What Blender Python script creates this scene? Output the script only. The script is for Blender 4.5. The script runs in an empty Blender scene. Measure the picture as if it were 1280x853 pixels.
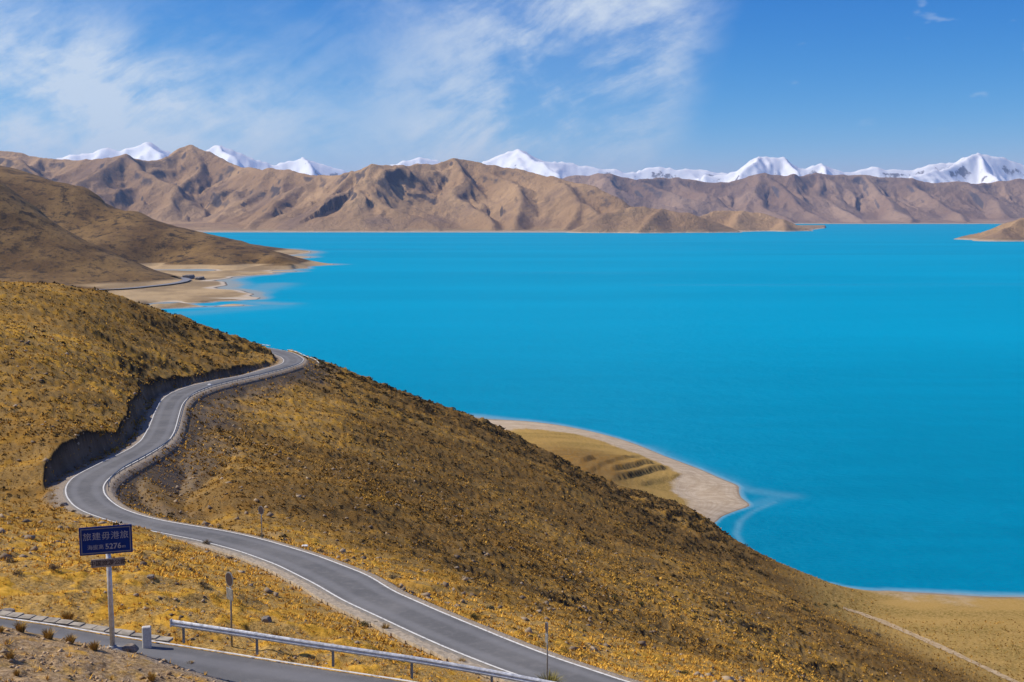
import bpy, bmesh, math, random
import numpy as np
from mathutils import Vector, Matrix
S = bpy.context.scene
COL = S.collection
random.seed(7); rng = np.random.default_rng(7)
F0 = 1500.0; HC = 150.0; VH = 268.0
PITCH = math.atan((426.5 - VH) / F0)
CA, SA = math.cos(PITCH), math.sin(PITCH)

# ------------------------------------------------------------------ camera
cam = bpy.data.cameras.new("camera"); camo = bpy.data.objects.new("camera", cam); COL.objects.link(camo)
cam.sensor_width = 36; cam.lens = 36 * F0 / 1280; cam.clip_start = .5; cam.clip_end = 200000
camo.location = (0, 0, HC); camo.rotation_euler = (math.pi / 2 - PITCH, 0, 0)
S.camera = camo

# ------------------------------------------------------------------ sky and sun
SUN_AZ = math.radians(-86)      # compass bearing of the sun, 0 = the way the camera looks, negative = left
SUN_EL = math.radians(45)
S.view_settings.view_transform = 'Standard'; S.view_settings.look = 'None'
S.view_settings.exposure = 0; S.view_settings.gamma = 1
W = bpy.data.worlds.new("World"); S.world = W; W.use_nodes = True
wn, wl = W.node_tree.nodes, W.node_tree.links
wn.clear()
wout = wn.new('ShaderNodeOutputWorld'); wbg = wn.new('ShaderNodeBackground'); sky = wn.new('ShaderNodeTexSky')
sky.sky_type = 'NISHITA'; sky.sun_disc = False; sky.sun_elevation = SUN_EL; sky.sun_rotation = SUN_AZ
sky.altitude = 5000; sky.air_density = 1.0; sky.dust_density = 0; sky.ozone_density = 6.0
wbg.inputs['Strength'].default_value = 0.13
def wnode(t, **k):
    n = wn.new(t)
    for a, v in k.items(): setattr(n, a, v)
    return n
def wmath(op, a, b=None, c=None, clamp=False):
    n = wn.new('ShaderNodeMath'); n.operation = op; n.use_clamp = clamp
    for i, v in enumerate((a, b, c)):
        if v is None: continue
        if isinstance(v, (int, float)): n.inputs[i].default_value = v
        else: wl.new(v, n.inputs[i])
    return n.outputs[0]
def wmap(v, a, b, c=0., d=1.):
    n = wn.new('ShaderNodeMapRange'); n.interpolation_type = 'SMOOTHSTEP'
    wl.new(v, n.inputs[0])
    for i, q in enumerate((a, b, c, d)): n.inputs[i + 1].default_value = q
    return n.outputs[0]
def wnoise(vec, scale, detail=6, rough=.55, dist=0.):
    n = wn.new('ShaderNodeTexNoise'); wl.new(vec, n.inputs['Vector'])
    n.inputs['Scale'].default_value = scale; n.inputs['Detail'].default_value = detail
    n.inputs['Roughness'].default_value = rough; n.inputs['Distortion'].default_value = dist
    return n.outputs['Fac']
tc = wn.new('ShaderNodeTexCoord'); sep = wn.new('ShaderNodeSeparateXYZ'); wl.new(tc.outputs['Generated'], sep.inputs[0])
az = wmath('ARCTAN2', sep.outputs[0], sep.outputs[1])          # bearing
el = wmath('ARCSINE', sep.outputs[2])                          # elevation
def wvec(x, y, z=0.):
    n = wn.new('ShaderNodeCombineXYZ')
    for i, v in enumerate((x, y, z)):
        if isinstance(v, (int, float)): n.inputs[i].default_value = v
        else: wl.new(v, n.inputs[i])
    return n.outputs[0]
# cirrus sheet: streaks drawn out along a slanting wind direction
wob = wnoise(wvec(az, el, 9.), 5, 4, .5)
wx = wmath('ADD', wmath('ADD', wmath('MULTIPLY', az, .82), wmath('MULTIPLY', el, .57)), wmath('MULTIPLY', wob, .12))
wy = wmath('ADD', wmath('SUBTRACT', wmath('MULTIPLY', el, 2.0), wmath('MULTIPLY', az, .95)), wmath('MULTIPLY', wob, .16))
cv = wvec(wx, wy, 3.7)
fib = wnoise(cv, 5.0, 10, .66, .18)
big = wnoise(wvec(az, wmath('MULTIPLY', el, 2.2), 1.3), 4.2, 4, .5, .3)
fine = wnoise(wvec(wx, wmath('MULTIPLY', wy, 1.7), 8.1), 17, 8, .68, .15)
puff = wnoise(wvec(az, wmath('MULTIPLY', el, 1.5), 4.4), 11, 9, .62, .25)
soft = wmath('ADD', wmath('ADD', wmath('MULTIPLY', fib, .42), wmath('MULTIPLY', fine, .2)), wmath('MULTIPLY', puff, .38))
# the dense bank ends at bearing ~8 deg, its edge wanders
edge = wmath('ADD', az, wmath('MULTIPLY', wmath('SUBTRACT', wnoise(wvec(wmath('MULTIPLY', az, .4), el, 5.), 9, 5, .6), .5), .06))
edge = wmath('SUBTRACT', edge, wmath('MULTIPLY', el, .20)); edge = wmath('ADD', edge, wmath('MULTIPLY', wmath('SUBTRACT', fib, .5), .09))
m_r = wmap(edge, .150, .085)
m_l = wmap(az, -.16, .06)
bank = wmath('MULTIPLY', m_r, m_l)
left = wmath('MULTIPLY', wmap(az, -.12, -.34), wmap(wmath('ADD', el, wmath('MULTIPLY', az, .18)), .12, .02))
leftup = wmath('MULTIPLY', wmap(az, -.26, -.36), .4)
dens = wmath('ADD', wmath('MULTIPLY', bank, .62), wmath('MULTIPLY', left, .8))
dens = wmath('ADD', dens, wmath('MULTIPLY', wmath('MULTIPLY', wmap(az, .12, .05), wmap(el, .17, .03)), .30))
dens = wmath('ADD', dens, wmath('MULTIPLY', wmap(az, .13, .02), .12))
dens = wmath('ADD', dens, wmath('MULTIPLY', leftup, .12))
elsewhere = wmath('MULTIPLY', wmap(wmath('ABSOLUTE', az), .5, .9), wmap(big, .45, .7, 0, .4))
dens = wmath('ADD', dens, elsewhere)
cl = wmath('MULTIPLY', dens, wmap(soft, .40, .64, .10, 1.3))
cl = wmath('MULTIPLY', cl, wmap(big, .28, .6, .6, 1.15))
pf = wmath('MULTIPLY', wmap(wnoise(wvec(az, wmath('MULTIPLY', el, 2.5), 2.2), 26, 3, .5), .64, .74, 0, .22), wmath('MULTIPLY', wmap(az, .17, .22), wmap(el, .05, .09)))
cl = wmath('ADD', cl, pf)
cl = wmath('MINIMUM', wmath('MULTIPLY', cl, wmap(el, -.01, .04)), .8)
# the polarised, deep high-altitude blue of the photograph
ssep = wn.new('ShaderNodeSeparateColor'); wl.new(sky.outputs[0], ssep.inputs[0]); scom = wn.new('ShaderNodeCombineColor')
wl.new(wmath('MULTIPLY', wmath('POWER', ssep.outputs[0], 2.75), .192), scom.inputs[0]); wl.new(wmath('MULTIPLY', wmath('POWER', ssep.outputs[1], 1.34), .615), scom.inputs[1]); wl.new(wmath('MULTIPLY', wmath('POWER', ssep.outputs[2], .62), 1.98), scom.inputs[2])
mixc = wn.new('ShaderNodeMix'); mixc.data_type = 'RGBA'
wl.new(cl, mixc.inputs[0]); wl.new(scom.outputs[0], mixc.inputs[6]); mixc.inputs[7].default_value = (5.9, 6.5, 7.1, 1)
wl.new(mixc.outputs[2], wbg.inputs['Color']); wl.new(wbg.outputs[0], wout.inputs['Surface'])

sun = bpy.data.lights.new("sun", 'SUN'); sun.energy = 5.0; sun.angle = math.radians(.53); sun.color = (1, .92, .80)
suno = bpy.data.objects.new("sun", sun); COL.objects.link(suno)
sd = Vector((math.sin(SUN_AZ) * math.cos(SUN_EL), math.cos(SUN_AZ) * math.cos(SUN_EL), math.sin(SUN_EL)))
suno.rotation_euler = sd.to_track_quat('Z', 'Y').to_euler(); suno.location = (-300, 0, 600)

# ------------------------------------------------------------------ geometry helpers
def ray(u, v):
    d = 426.5 - v
    return np.array([u - 640.0, F0 * CA + d * SA, -F0 * SA + d * CA])
def PY(u, v, Y):                      # world point on the sight line at forward distance Y
    r = ray(u, v); r = r * (Y / r[1]); return np.array([r[0], r[1], HC + r[2]])
def PD(u, v, D):                      # ... at depth D below the eye
    r = ray(u, v); r = r * (-D / r[2]); return np.array([r[0], r[1], HC + r[2]])
def px(p):                            # world -> photo pixel
    x, y, z = p[0], p[1], p[2] - HC
    d = y * CA - z * SA; up = y * SA + z * CA
    return 640 + F0 * x / d, 426.5 - F0 * up / d

_G = np.random.default_rng(3).uniform(0, 2 * np.pi, 1024).astype(np.float32)
_GX, _GY = np.cos(_G), np.sin(_G)
def noise(x, y, seed=0):
    x = np.asarray(x, np.float64); y = np.asarray(y, np.float64)
    xi = np.floor(x); yi = np.floor(y); fx = (x - xi).astype(np.float32); fy = (y - yi).astype(np.float32)
    xi = xi.astype(np.int64); yi = yi.astype(np.int64)
    def g(ix, iy, dx, dy):
        h = (ix * 374761393 + iy * 668265263 + seed * 1442695041) & 0xffffffff
        h = ((h ^ (h >> 13)) * 1274126177) & 0xffffffff; h = (h ^ (h >> 16)) & 1023
        return _GX[h] * dx + _GY[h] * dy
    u = fx * fx * fx * (fx * (fx * 6 - 15) + 10); v = fy * fy * fy * (fy * (fy * 6 - 15) + 10)
    a = g(xi, yi, fx, fy); b = g(xi + 1, yi, fx - 1, fy); c = g(xi, yi + 1, fx, fy - 1); d = g(xi + 1, yi + 1, fx - 1, fy - 1)
    return 1.41 * ((a + (b - a) * u) + ((c + (d - c) * u) - (a + (b - a) * u)) * v)
def fbm(x, y, oct=4, seed=0, gain=.5, lac=2.03):
    s = 0; a = 1.; n = 0
    for i in range(oct):
        s = s + a * noise(x, y, seed + i * 17); n += a; a *= gain; x = x * lac + 11.3; y = y * lac - 7.7
    return s / n
def ridged(x, y, oct=5, seed=0, gain=.5, lac=2.07):
    s = 0; a = 1.; n = 0; w = 1.
    for i in range(oct):
        r = 1 - np.abs(noise(x, y, seed + i * 13)) * 1.6; r = np.clip(r, 0, 1) ** 2
        s = s + a * r * w; w = np.clip(r * 1.6, 0, 1); n += a; a *= gain; x = x * lac + 5.1; y = y * lac + 3.3
    return s / n
def sstep(a, b, x):
    t = np.clip((x - a) / (b - a), 0, 1); return t * t * (3 - 2 * t)
class TPS:
    def __init__(self, pts, lam=0., sc=100.):
        p = np.array(pts, float); self.c = p[:, :2] / sc; self.sc = sc; n = len(p)
        K = self.phi(np.hypot(self.c[:, None, 0] - self.c[None, :, 0], self.c[:, None, 1] - self.c[None, :, 1])) + lam * np.eye(n)
        A = np.zeros((n + 3, n + 3)); A[:n, :n] = K; A[:n, n] = 1; A[:n, n + 1:] = self.c; A[n:, :n] = A[:n, n:].T
        self.w = np.linalg.solve(A, np.r_[p[:, 2], 0, 0, 0])
    @staticmethod
    def phi(r): return np.where(r > 1e-9, r * r * np.log(np.maximum(r, 1e-9)), 0)
    def __call__(self, x, y):
        sh = np.shape(x); x = np.ravel(x) / self.sc; y = np.ravel(y) / self.sc; out = np.empty(len(x))
        n = len(self.c)
        for i in range(0, len(x), 60000):
            a, b = x[i:i + 60000], y[i:i + 60000]
            r2 = (a[:, None] - self.c[None, :, 0]) ** 2 + (b[:, None] - self.c[None, :, 1]) ** 2
            r2 = r2.astype(np.float32) + np.float32(1e-12)
            out[i:i + 60000] = (.5 * r2 * np.log(r2)) @ self.w[:n] + self.w[n] + self.w[n + 1] * a + self.w[n + 2] * b
        return out.reshape(sh)

def tag(o, label=None, cat=None, group=None, kind=None):
    if label: o['label'] = label
    if cat: o['category'] = cat
    if group: o['group'] = group
    if kind: o['kind'] = kind
    return o
def np_mesh(name, verts, faces, mats=(), parent=None, smooth=False, attrs=None, fm=None):
    verts = np.asarray(verts, np.float32); faces = np.asarray(faces, np.int32)
    me = bpy.data.meshes.new(name); k = faces.shape[1]
    me.vertices.add(len(verts)); me.vertices.foreach_set('co', verts.ravel())
    me.loops.add(faces.size); me.loops.foreach_set('vertex_index', faces.ravel())
    me.polygons.add(len(faces)); me.polygons.foreach_set('loop_start', np.arange(0, faces.size, k, dtype=np.int32))
    me.polygons.foreach_set('loop_total', np.full(len(faces), k, np.int32))
    if smooth: me.polygons.foreach_set('use_smooth', np.ones(len(faces), bool))
    for m in mats: me.materials.append(m)
    if fm is not None: me.polygons.foreach_set('material_index', np.asarray(fm, np.int32))
    me.update(calc_edges=True)
    for n, (t, d) in (attrs or {}).items():
        if t == 'F': a = me.attributes.new(n, 'FLOAT', 'POINT'); a.data.foreach_set('value', np.asarray(d, np.float32).ravel())
        else: a = me.attributes.new(n, 'FLOAT_COLOR', 'POINT'); a.data.foreach_set('color', np.asarray(d, np.float32).ravel())
    o = bpy.data.objects.new(name, me); COL.objects.link(o); o.parent = parent
    return o
def grid_faces(nr, nc):
    i = np.arange((nr - 1) * (nc - 1)); r = i // (nc - 1); c = i % (nc - 1); a = r * nc + c
    return np.stack([a, a + 1, a + nc + 1, a + nc], 1)
def empty(name, loc, rz=0, **k):
    o = bpy.data.objects.new(name, None); COL.objects.link(o); o.location = loc; o.rotation_euler = (0, 0, rz)
    o.empty_display_size = .3
    return tag(o, **k)
class MB:
    """collects simple solids, then links them as one mesh"""
    def __init__(s): s.bm = bmesh.new()
    def box(s, c, d, rot=None, bev=0):
        m = Matrix.Translation(c) @ (rot.to_4x4() if rot else Matrix()) @ Matrix.Diagonal((*d, 1))
        r = bmesh.ops.create_cube(s.bm, size=1, matrix=m)
        if bev:
            es = {e for v in r['verts'] for e in v.link_edges}
            bmesh.ops.bevel(s.bm, geom=list(es), offset=bev, segments=1, affect='EDGES', profile=.5)
        return s
    def cyl(s, a, b, r, r2=None, n=12):
        a, b = Vector(a), Vector(b); d = b - a
        m = Matrix.Translation((a + b) / 2) @ d.to_track_quat('Z', 'Y').to_matrix().to_4x4()
        bmesh.ops.create_cone(s.bm, cap_ends=True, segments=n, radius1=r, radius2=r if r2 is None else r2, depth=d.length, matrix=m); return s
    def build(s, name, mat, parent=None, smooth=False):
        me = bpy.data.meshes.new(name); s.bm.to_mesh(me); s.bm.free()
        if smooth:
            for p in me.polygons: p.use_smooth = True
        me.materials.append(mat); o = bpy.data.objects.new(name, me); COL.objects.link(o); o.parent = parent; return o

# ------------------------------------------------------------------ material helper
class Mat:
    def __init__(s, name, rough=.9, spec=.3, metal=0.):
        s.m = bpy.data.materials.new(name); s.m.use_nodes = True; s.n = s.m.node_tree.nodes; s.l = s.m.node_tree.links
        s.b = s.n['Principled BSDF']; s.b.inputs['Roughness'].default_value = rough
        s.b.inputs['Specular IOR Level'].default_value = spec; s.b.inputs['Metallic'].default_value = metal
        s.geo = s.n.new('ShaderNodeNewGeometry'); s.pos = s.geo.outputs['Position']
    def put(s, sock, v):
        if isinstance(v, (int, float)): sock.default_value = v
        elif isinstance(v, tuple): sock.default_value = v if len(v) == 4 else (*v, 1)
        else: s.l.new(v, sock)
    def math(s, op, a, b=None, c=None, clamp=False):
        n = s.n.new('ShaderNodeMath'); n.operation = op; n.use_clamp = clamp
        for i, v in enumerate((a, b, c)):
            if v is not None: s.put(n.inputs[i], v)
        return n.outputs[0]
    def rng(s, v, a, b, c=0., d=1.):
        n = s.n.new('ShaderNodeMapRange'); n.interpolation_type = 'SMOOTHSTEP'; s.put(n.inputs[0], v)
        for i, q in enumerate((a, b, c, d)): n.inputs[i + 1].default_value = q
        return n.outputs[0]
    def attr(s, n_, out='Fac'):
        n = s.n.new('ShaderNodeAttribute'); n.attribute_name = n_; return n.outputs[out]
    def mapping(s, vec, scale, rot=(0, 0, 0)):
        n = s.n.new('ShaderNodeMapping'); s.l.new(vec, n.inputs[0]); n.inputs['Scale'].default_value = scale; n.inputs['Rotation'].default_value = rot
        return n.outputs[0]
    def noise(s, scale, detail=5, rough=.55, vec=None, dist=0., out='Fac'):
        n = s.n.new('ShaderNodeTexNoise'); s.l.new(vec or s.pos, n.inputs['Vector']); n.inputs['Scale'].default_value = scale
        n.inputs['Detail'].default_value = detail; n.inputs['Roughness'].default_value = rough; n.inputs['Distortion'].default_value = dist
        return n.outputs[out]
    def voro(s, scale, vec=None, out='Distance', rnd=1.):
        n = s.n.new('ShaderNodeTexVoronoi'); s.l.new(vec or s.pos, n.inputs['Vector']); n.inputs['Scale'].default_value = scale
        n.inputs['Randomness'].default_value = rnd; return n.outputs[out]
    def mix(s, f, a, b, mode='MIX'):
        n = s.n.new('ShaderNodeMix'); n.data_type = 'RGBA'; n.blend_type = mode; n.clamp_factor = True
        s.put(n.inputs[0], f); s.put(n.inputs[6], a); s.put(n.inputs[7], b); return n.outputs[2]
    def color(s, v): s.put(s.b.inputs['Base Color'], v)
    def bump(s, h, strength=.5, dist=1., prev=None):
        n = s.n.new('ShaderNodeBump'); n.inputs['Strength'].default_value = strength; n.inputs['Distance'].default_value = dist
        s.put(n.inputs['Height'], h)
        if prev is not None: s.l.new(prev, n.inputs['Normal'])
        s.l.new(n.outputs[0], s.b.inputs['Normal']); return n.outputs[0]

# ================================================================== ROADS (traced as edge lines, then laid out in the world)
ML = [(790,888),(745,875),(700,861),(665,849),(627.5,837.5),(590,823.4),(552.5,808.4),(515,791.6),(477.5,773.8),(431,752.5),(394,730.6),(347,707),(300,689.6),(268,681),(240,674),(205,667),(170,660),(135,651),(103.6,639.9),(91,632),(83.2,621.6),(81,613),(84,604.7),(92.3,596),(110.6,586.4),(127.5,578),(147,568.8),(164,560.4),(176.7,550.5),(185.6,535.6),(193,517),(200,502.3),(208,494.8),(217.5,489.7),(236,483),(249.4,479.8),(273.8,474.7),(300,470.6),(318.8,465),(337.5,459.8),(349.7,456),(355.3,452.8),(355.8,450),(352.5,447.2),(340,442),(327,437.4),(314,434.2),(298,431.6),(280,429.6)]
MR = [(905,888),(850,875),(800,861),(760,846),(727,835.5),(701,826),(661.8,811),(627,797),(590,781.5),(552.5,766),(515,749.5),(490.6,739),(456,717.5),(394,694),(360,684),(331,675.5),(300,668),(270,662.5),(240,658),(200.6,651),(172.5,643.4),(151.4,635.6),(137.4,625.8),(130,617),(129,608),(134.5,600),(150,588),(179.5,572.3),(200.6,559.7),(212,550),(217.5,541),(221,530),(225,514),(228.8,504),(236,496.7),(243.8,492),(264,484),(300,475.1),(328,468.8),(352.5,462.7),(369.4,457.5),(377.8,453.3),(379.7,450),(375,445.3),(365.6,441),(351.6,438),(339.4,435.6),(320,432.6),(302,430.4),(283,428.6)]
def resample(p, n):
    p = np.array(p, float); d = np.r_[0, np.cumsum(np.hypot(*(np.diff(p[:, :2], axis=0).T)))]
    t = np.linspace(0, d[-1], n); return np.stack([np.interp(t, d, p[:, k]) for k in range(p.shape[1])], 1)
def smooth(a, n=3, k=1):
    a = np.array(a, float)
    for _ in range(n):
        b = a.copy(); b[1:-1] = .25 * a[:-2] + .5 * a[1:-1] + .25 * a[2:]; a = b
    return a
MD_V = [428, 437, 445, 470, 500, 520, 550, 580, 612, 640, 670, 700, 740, 780, 820, 861, 890]
MD_D = [55.6, 54.5, 53.6, 49.5, 46.5, 45.2, 44.0, 43.0, 41.8, 40.8, 39.6, 38.6, 37.3, 36.2, 35.2, 34.2, 33.6]
def main_road():
    L = resample(ML, 500); R = resample(MR, 500)
    DL = np.interp(L[:, 1], MD_V, MD_D); DR = np.interp(R[:, 1], MD_V, MD_D)
    for it in range(4):
        Lw = np.array([PD(u, v, d) for (u, v), d in zip(L, DL)]); Rw = np.array([PD(u, v, d) for (u, v), d in zip(R, DR)])
        # monotone pairing (dynamic time warping over the two edges)
        C = np.hypot(Lw[:, None, 0] - Rw[None, :, 0], Lw[:, None, 1] - Rw[None, :, 1])
        n = len(L); A = np.full((n, n), np.inf); A[0, 0] = C[0, 0]
        A[0] = np.cumsum(C[0]); 
        for i in range(1, n):
            row = A[i - 1]; m = np.minimum(row, np.r_[np.inf, row[:-1]]); out = np.empty(n); acc = np.inf
            Ci = C[i]
            for j in range(n):
                acc = min(m[j], acc) + Ci[j]; out[j] = acc
            A[i] = out
        i = j = n - 1; pairs = [(i, j)]
        while i or j:
            o = []
            if i and j: o.append((A[i-1, j-1], i-1, j-1))
            if i: o.append((A[i-1, j], i-1, j))
            if j: o.append((A[i, j-1], i, j-1))
            _, i, j = min(o); pairs.append((i, j))
        pairs = np.array(pairs[::-1]); k = np.unique(np.linspace(0, len(pairs) - 1, 420).astype(int)); pairs = pairs[k]
        ctr = (Lw[pairs[:, 0]] + Rw[pairs[:, 1]]) / 2; s = np.r_[0, np.cumsum(np.hypot(*np.diff(ctr[:, :2], axis=0).T))]
        vm = (L[pairs[:, 0], 1] + R[pairs[:, 1], 1]) / 2; Ds = smooth(np.interp(vm, MD_V, MD_D), 10)
        DL = np.interp(np.arange(n), pairs[:, 0] + np.arange(len(pairs)) * 1e-6, Ds); DR = np.interp(np.arange(n), pairs[:, 1] + np.arange(len(pairs)) * 1e-6, Ds)
    Lw = Lw[pairs[:, 0]]; Rw = Rw[pairs[:, 1]]
    keep = np.r_[True, np.diff(s) > .02]; Lw, Rw, s = Lw[keep], Rw[keep], s[keep]
    t = np.arange(0, s[-1], 1.0)
    Lr = np.stack([np.interp(t, s, Lw[:, k]) for k in range(3)], 1); Rr = np.stack([np.interp(t, s, Rw[:, k]) for k in range(3)], 1)
    Lr, Rr = smooth(Lr, 6), smooth(Rr, 6)
    z = smooth((Lr[:, 2] + Rr[:, 2]) / 2, 12); Lr[:, 2] = z; Rr[:, 2] = z
    return Lr, Rr
RL, RR = main_road()
# the far end runs on round the hill out of sight
e = RL[-1] + (RL[-1] - RL[-6]) * 6; 
RC = (RL + RR) / 2; IGUT = int(np.argmin(np.abs(np.array([px(p)[0] for p in RL]) - 215) + 1e3 * (np.array([px(p)[1] for p in RL]) < 655))); RHW = smooth(np.hypot(*(RR - RL)[:, :2].T) / 2, 8)
0 and print('main road width', [(int(i), round(float(RHW[i] * 2), 1), round(float(RC[i, 1])), round(float(RC[i, 2]), 1)) for i in range(0, len(RC), 25)])
# the lower road: its far white line is traced, the near side lies behind the bank
LF = [(-260,722),(-120,748),(0,772.5),(65.6,781.5),(131,793),(178,800.6),(240,810),(300,819.5),(355,828.5),(410,837),(459,844.3),(515,853),(600,868),(700,888)]
LFw = resample([PD(u, v, d) for (u, v), d in zip(LF, np.interp([q[0] for q in LF], [-260, 0, 300, 700], [20.6, 21.2, 22.0, 23.2]))], 90)
LFw = smooth(LFw, 4)
def offset(P, d):
    t = np.gradient(P[:, :2], axis=0); t /= np.linalg.norm(t, axis=1)[:, None]
    n = np.stack([-t[:, 1], t[:, 0]], 1); Q = P.copy(); Q[:, :2] += n * np.reshape(d, (-1, 1)); return Q   # + is to the left of travel
LC = offset(LFw, -2.9)

def near_dist(P, x, y, pad=60.):
    """nearest point on polyline P: distance, z there, index, side (+ left)"""
    n = x.size; x = x.ravel(); y = y.ravel()
    dist = np.full(n, 1e3, np.float32); zi = np.zeros(n, np.float32); idx = np.zeros(n, np.int32); side = np.zeros(n, np.float32)
    m = (x > P[:, 0].min() - pad) & (x < P[:, 0].max() + pad) & (y > P[:, 1].min() - pad) & (y < P[:, 1].max() + pad)
    ii = np.where(m)[0]; A = P[:-1]; B = P[1:]; AB = (B - A)[:, :2]; L2 = (AB ** 2).sum(1)
    T = P[:, :2].astype(np.float32)
    for c in range(0, len(ii), 20000):
        k = ii[c:c + 20000]; X = x[k].astype(np.float32); Y = y[k].astype(np.float32)
        d2 = (X[:, None] - T[None, :, 0]) ** 2 + (Y[:, None] - T[None, :, 1]) ** 2
        j = np.argmin(d2, 1)
        best = None
        for jj in (np.clip(j - 1, 0, len(A) - 1), np.clip(j, 0, len(A) - 1)):
            t = np.clip(((X - A[jj, 0]) * AB[jj, 0] + (Y - A[jj, 1]) * AB[jj, 1]) / L2[jj], 0, 1)
            qx = A[jj, 0] + t * AB[jj, 0]; qy = A[jj, 1] + t * AB[jj, 1]; dd = np.hypot(X - qx, Y - qy)
            zz = A[jj, 2] + t * (B[jj, 2] - A[jj, 2]); sdd = np.sign(AB[jj, 0] * (Y - A[jj, 1]) - AB[jj, 1] * (X - A[jj, 0]))
            if best is None: best = [dd, zz, jj + t, sdd]
            else:
                w = dd < best[0]
                for q, v in enumerate((dd, zz, jj + t, sdd)): best[q] = np.where(w, v, best[q])
        dist[k], zi[k], side[k] = best[0], best[1], best[3]; idx[k] = np.round(best[2]).astype(int)
    return dist, zi, idx, side

# ================================================================== NEAR TERRAIN
ctl = []
def cY(u, v, Y): ctl.append(PY(u, v, Y))
def cD(u, v, D): ctl.append(PD(u, v, D))
def cW(x, y, z): ctl.append(np.array([x, y, HC + z]))
# road beds
for i in range(0, len(RC), 14):
    if px(RC[i])[1] > 628 or px(RC[i])[1] < 452: ctl.append(RC[i])
for i in range(4, len(LC), 7): ctl.append(LC[i])
for i in range(0, len(RC), 12):
    if 455 < px(RC[i])[1] <= 625:
        q = RC[i].copy(); tt_ = RC[min(i + 2, len(RC) - 1)] - RC[max(i - 2, 0)]; tt_ /= np.hypot(*tt_[:2]); q[0] += tt_[1] * 9; q[1] -= tt_[0] * 9; q[2] -= 3.0; ctl.append(q)
for i in range(0, len(RC), 9):
    v_ = px(RC[i])[1]
    if 452 < v_ <= 608:
        tt_ = RC[min(i + 2, len(RC) - 1)] - RC[max(i - 2, 0)]; tt_ /= np.hypot(*tt_[:2]); ht = np.interp(v_, [452, 465, 480, 492, 505, 530, 545, 556, 570, 590, 608], [1.6, 3.0, 3.6, 4.6, 5.4, 5.8, 4.4, 2.6, 5.0, 4.4, 1.6])
        q = RC[i].copy(); q[0] -= tt_[1] * (RHW[i] + 5.2); q[1] += tt_[0] * (RHW[i] + 5.2); q[2] += ht * .85; ctl.append(q)
# bank under the sign, and the slope the camera stands on
for u, v, D in [(141,812,19.7),(184,815,19.75),(100,805,19.4),(60,796,19.15),(0,785,18.9),(0,853,16.4),(80,853,17.3),(150,853,18.4),(230,834,20.25),(290,849,20.7),(340,862,21.4),(-150,770,17.5),(-250,853,13)]: cD(u, v, D)
for x, y, z in [(0,0,-1.7),(-8,18,-8.3),(0,30,-13.8),(15,30,-16),(12,10,-7),(-25,10,0),(25,50,-25),(40,70,-34),(60,60,-36),(90,100,-52),(-60,20,8),(-100,40,16),(0,-30,8),(120,200,-80)]: cW(x, y, z)
# slope between the two roads
for u, v, D in [(-200,700,24),(-150,640,30),(-60,640,35.5),(0,640,38.6),(40,640,39.7),(0,700,30.3),(80,680,33.6),(120,654,38.4),(180,668,37.6),(100,720,28.8),(200,700,32.8),(240,730,29.2),(330,740,31),(330,780,26.2),(430,780,29.6),(430,815,25.6),(530,820,28.6),(600,842,28.5),(60,745,24.8),(160,765,25)]: cD(u, v, D)
# hill above the road on the left
for u, v, Y in [(-300,330,300),(-150,345,310),(0,357,370),(50,358,380),(100,363,392),(150,372,410),(200,387,430),(250,407,447),(300,427,463),(340,439,474),
    (0,430,270),(0,500,228),(0,560,200),(-100,500,215),(-150,600,170),(-60,600,182),(100,400,335),(100,450,288),(100,500,240),(40,580,193),(200,430,362),(260,440,402),(0,395,318),(60,380,340),(150,400,372),(150,450,310),(30,605,183)]: cY(u, v, Y)
for u, v, Y in [(-60,366,410),(0,372,425),(50,374,436),(100,379,450),(150,390,466),(200,404,480),(250,423,492),(300,441,500)]: cY(u, v, Y)
for x, y, z in [(-260,600,-80),(-200,620,-95),(-140,620,-105),(-90,610,-118),(-420,620,-40),(-330,480,-5),(-300,300,15),(-200,800,-158),(-350,850,-150),(-500,900,-130),(-90,760,-156)]: cW(x, y, z)
# ridge line that drops to the right, and the face below it
for u, v, D in [(400,456,56.5),(450,470,63),(500,490,70.5),(560,514,81),(620,535,90.5),(700,575,102),(800,623,116),(900,667,129.5),(1000,714,141.5),(1060,738,147.2)]: cD(u, v, D)
for u, v, D in [(420,520,56),(500,560,65),(400,600,50),(600,620,76),(500,660,54),(700,680,83),(600,720,56),(700,760,56),(800,720,89),(800,800,62),(900,760,97),(950,820,89),(1000,770,119),(1100,820,122),(1150,853,122),(900,853,72),(300,560,48.6),(300,620,43.8),(250,600,43.5),(230,560,46),(260,520,47.5),(1000,900,88),(1200,950,118)]: cD(u, v, D)
for u, v, D in [(1056,762,146),(1160,806,145.3),(1262,850,144.3),(1100,745,149.2),(1280,757,149.3),(1200,790,147.6),(1280,820,146.6),(1400,800,147.6),(1500,760,149.3),(1700,760,149.4),(1500,853,146),(1800,853,146),(1400,930,140),(1700,1000,138)]: cD(u, v, D)
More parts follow.
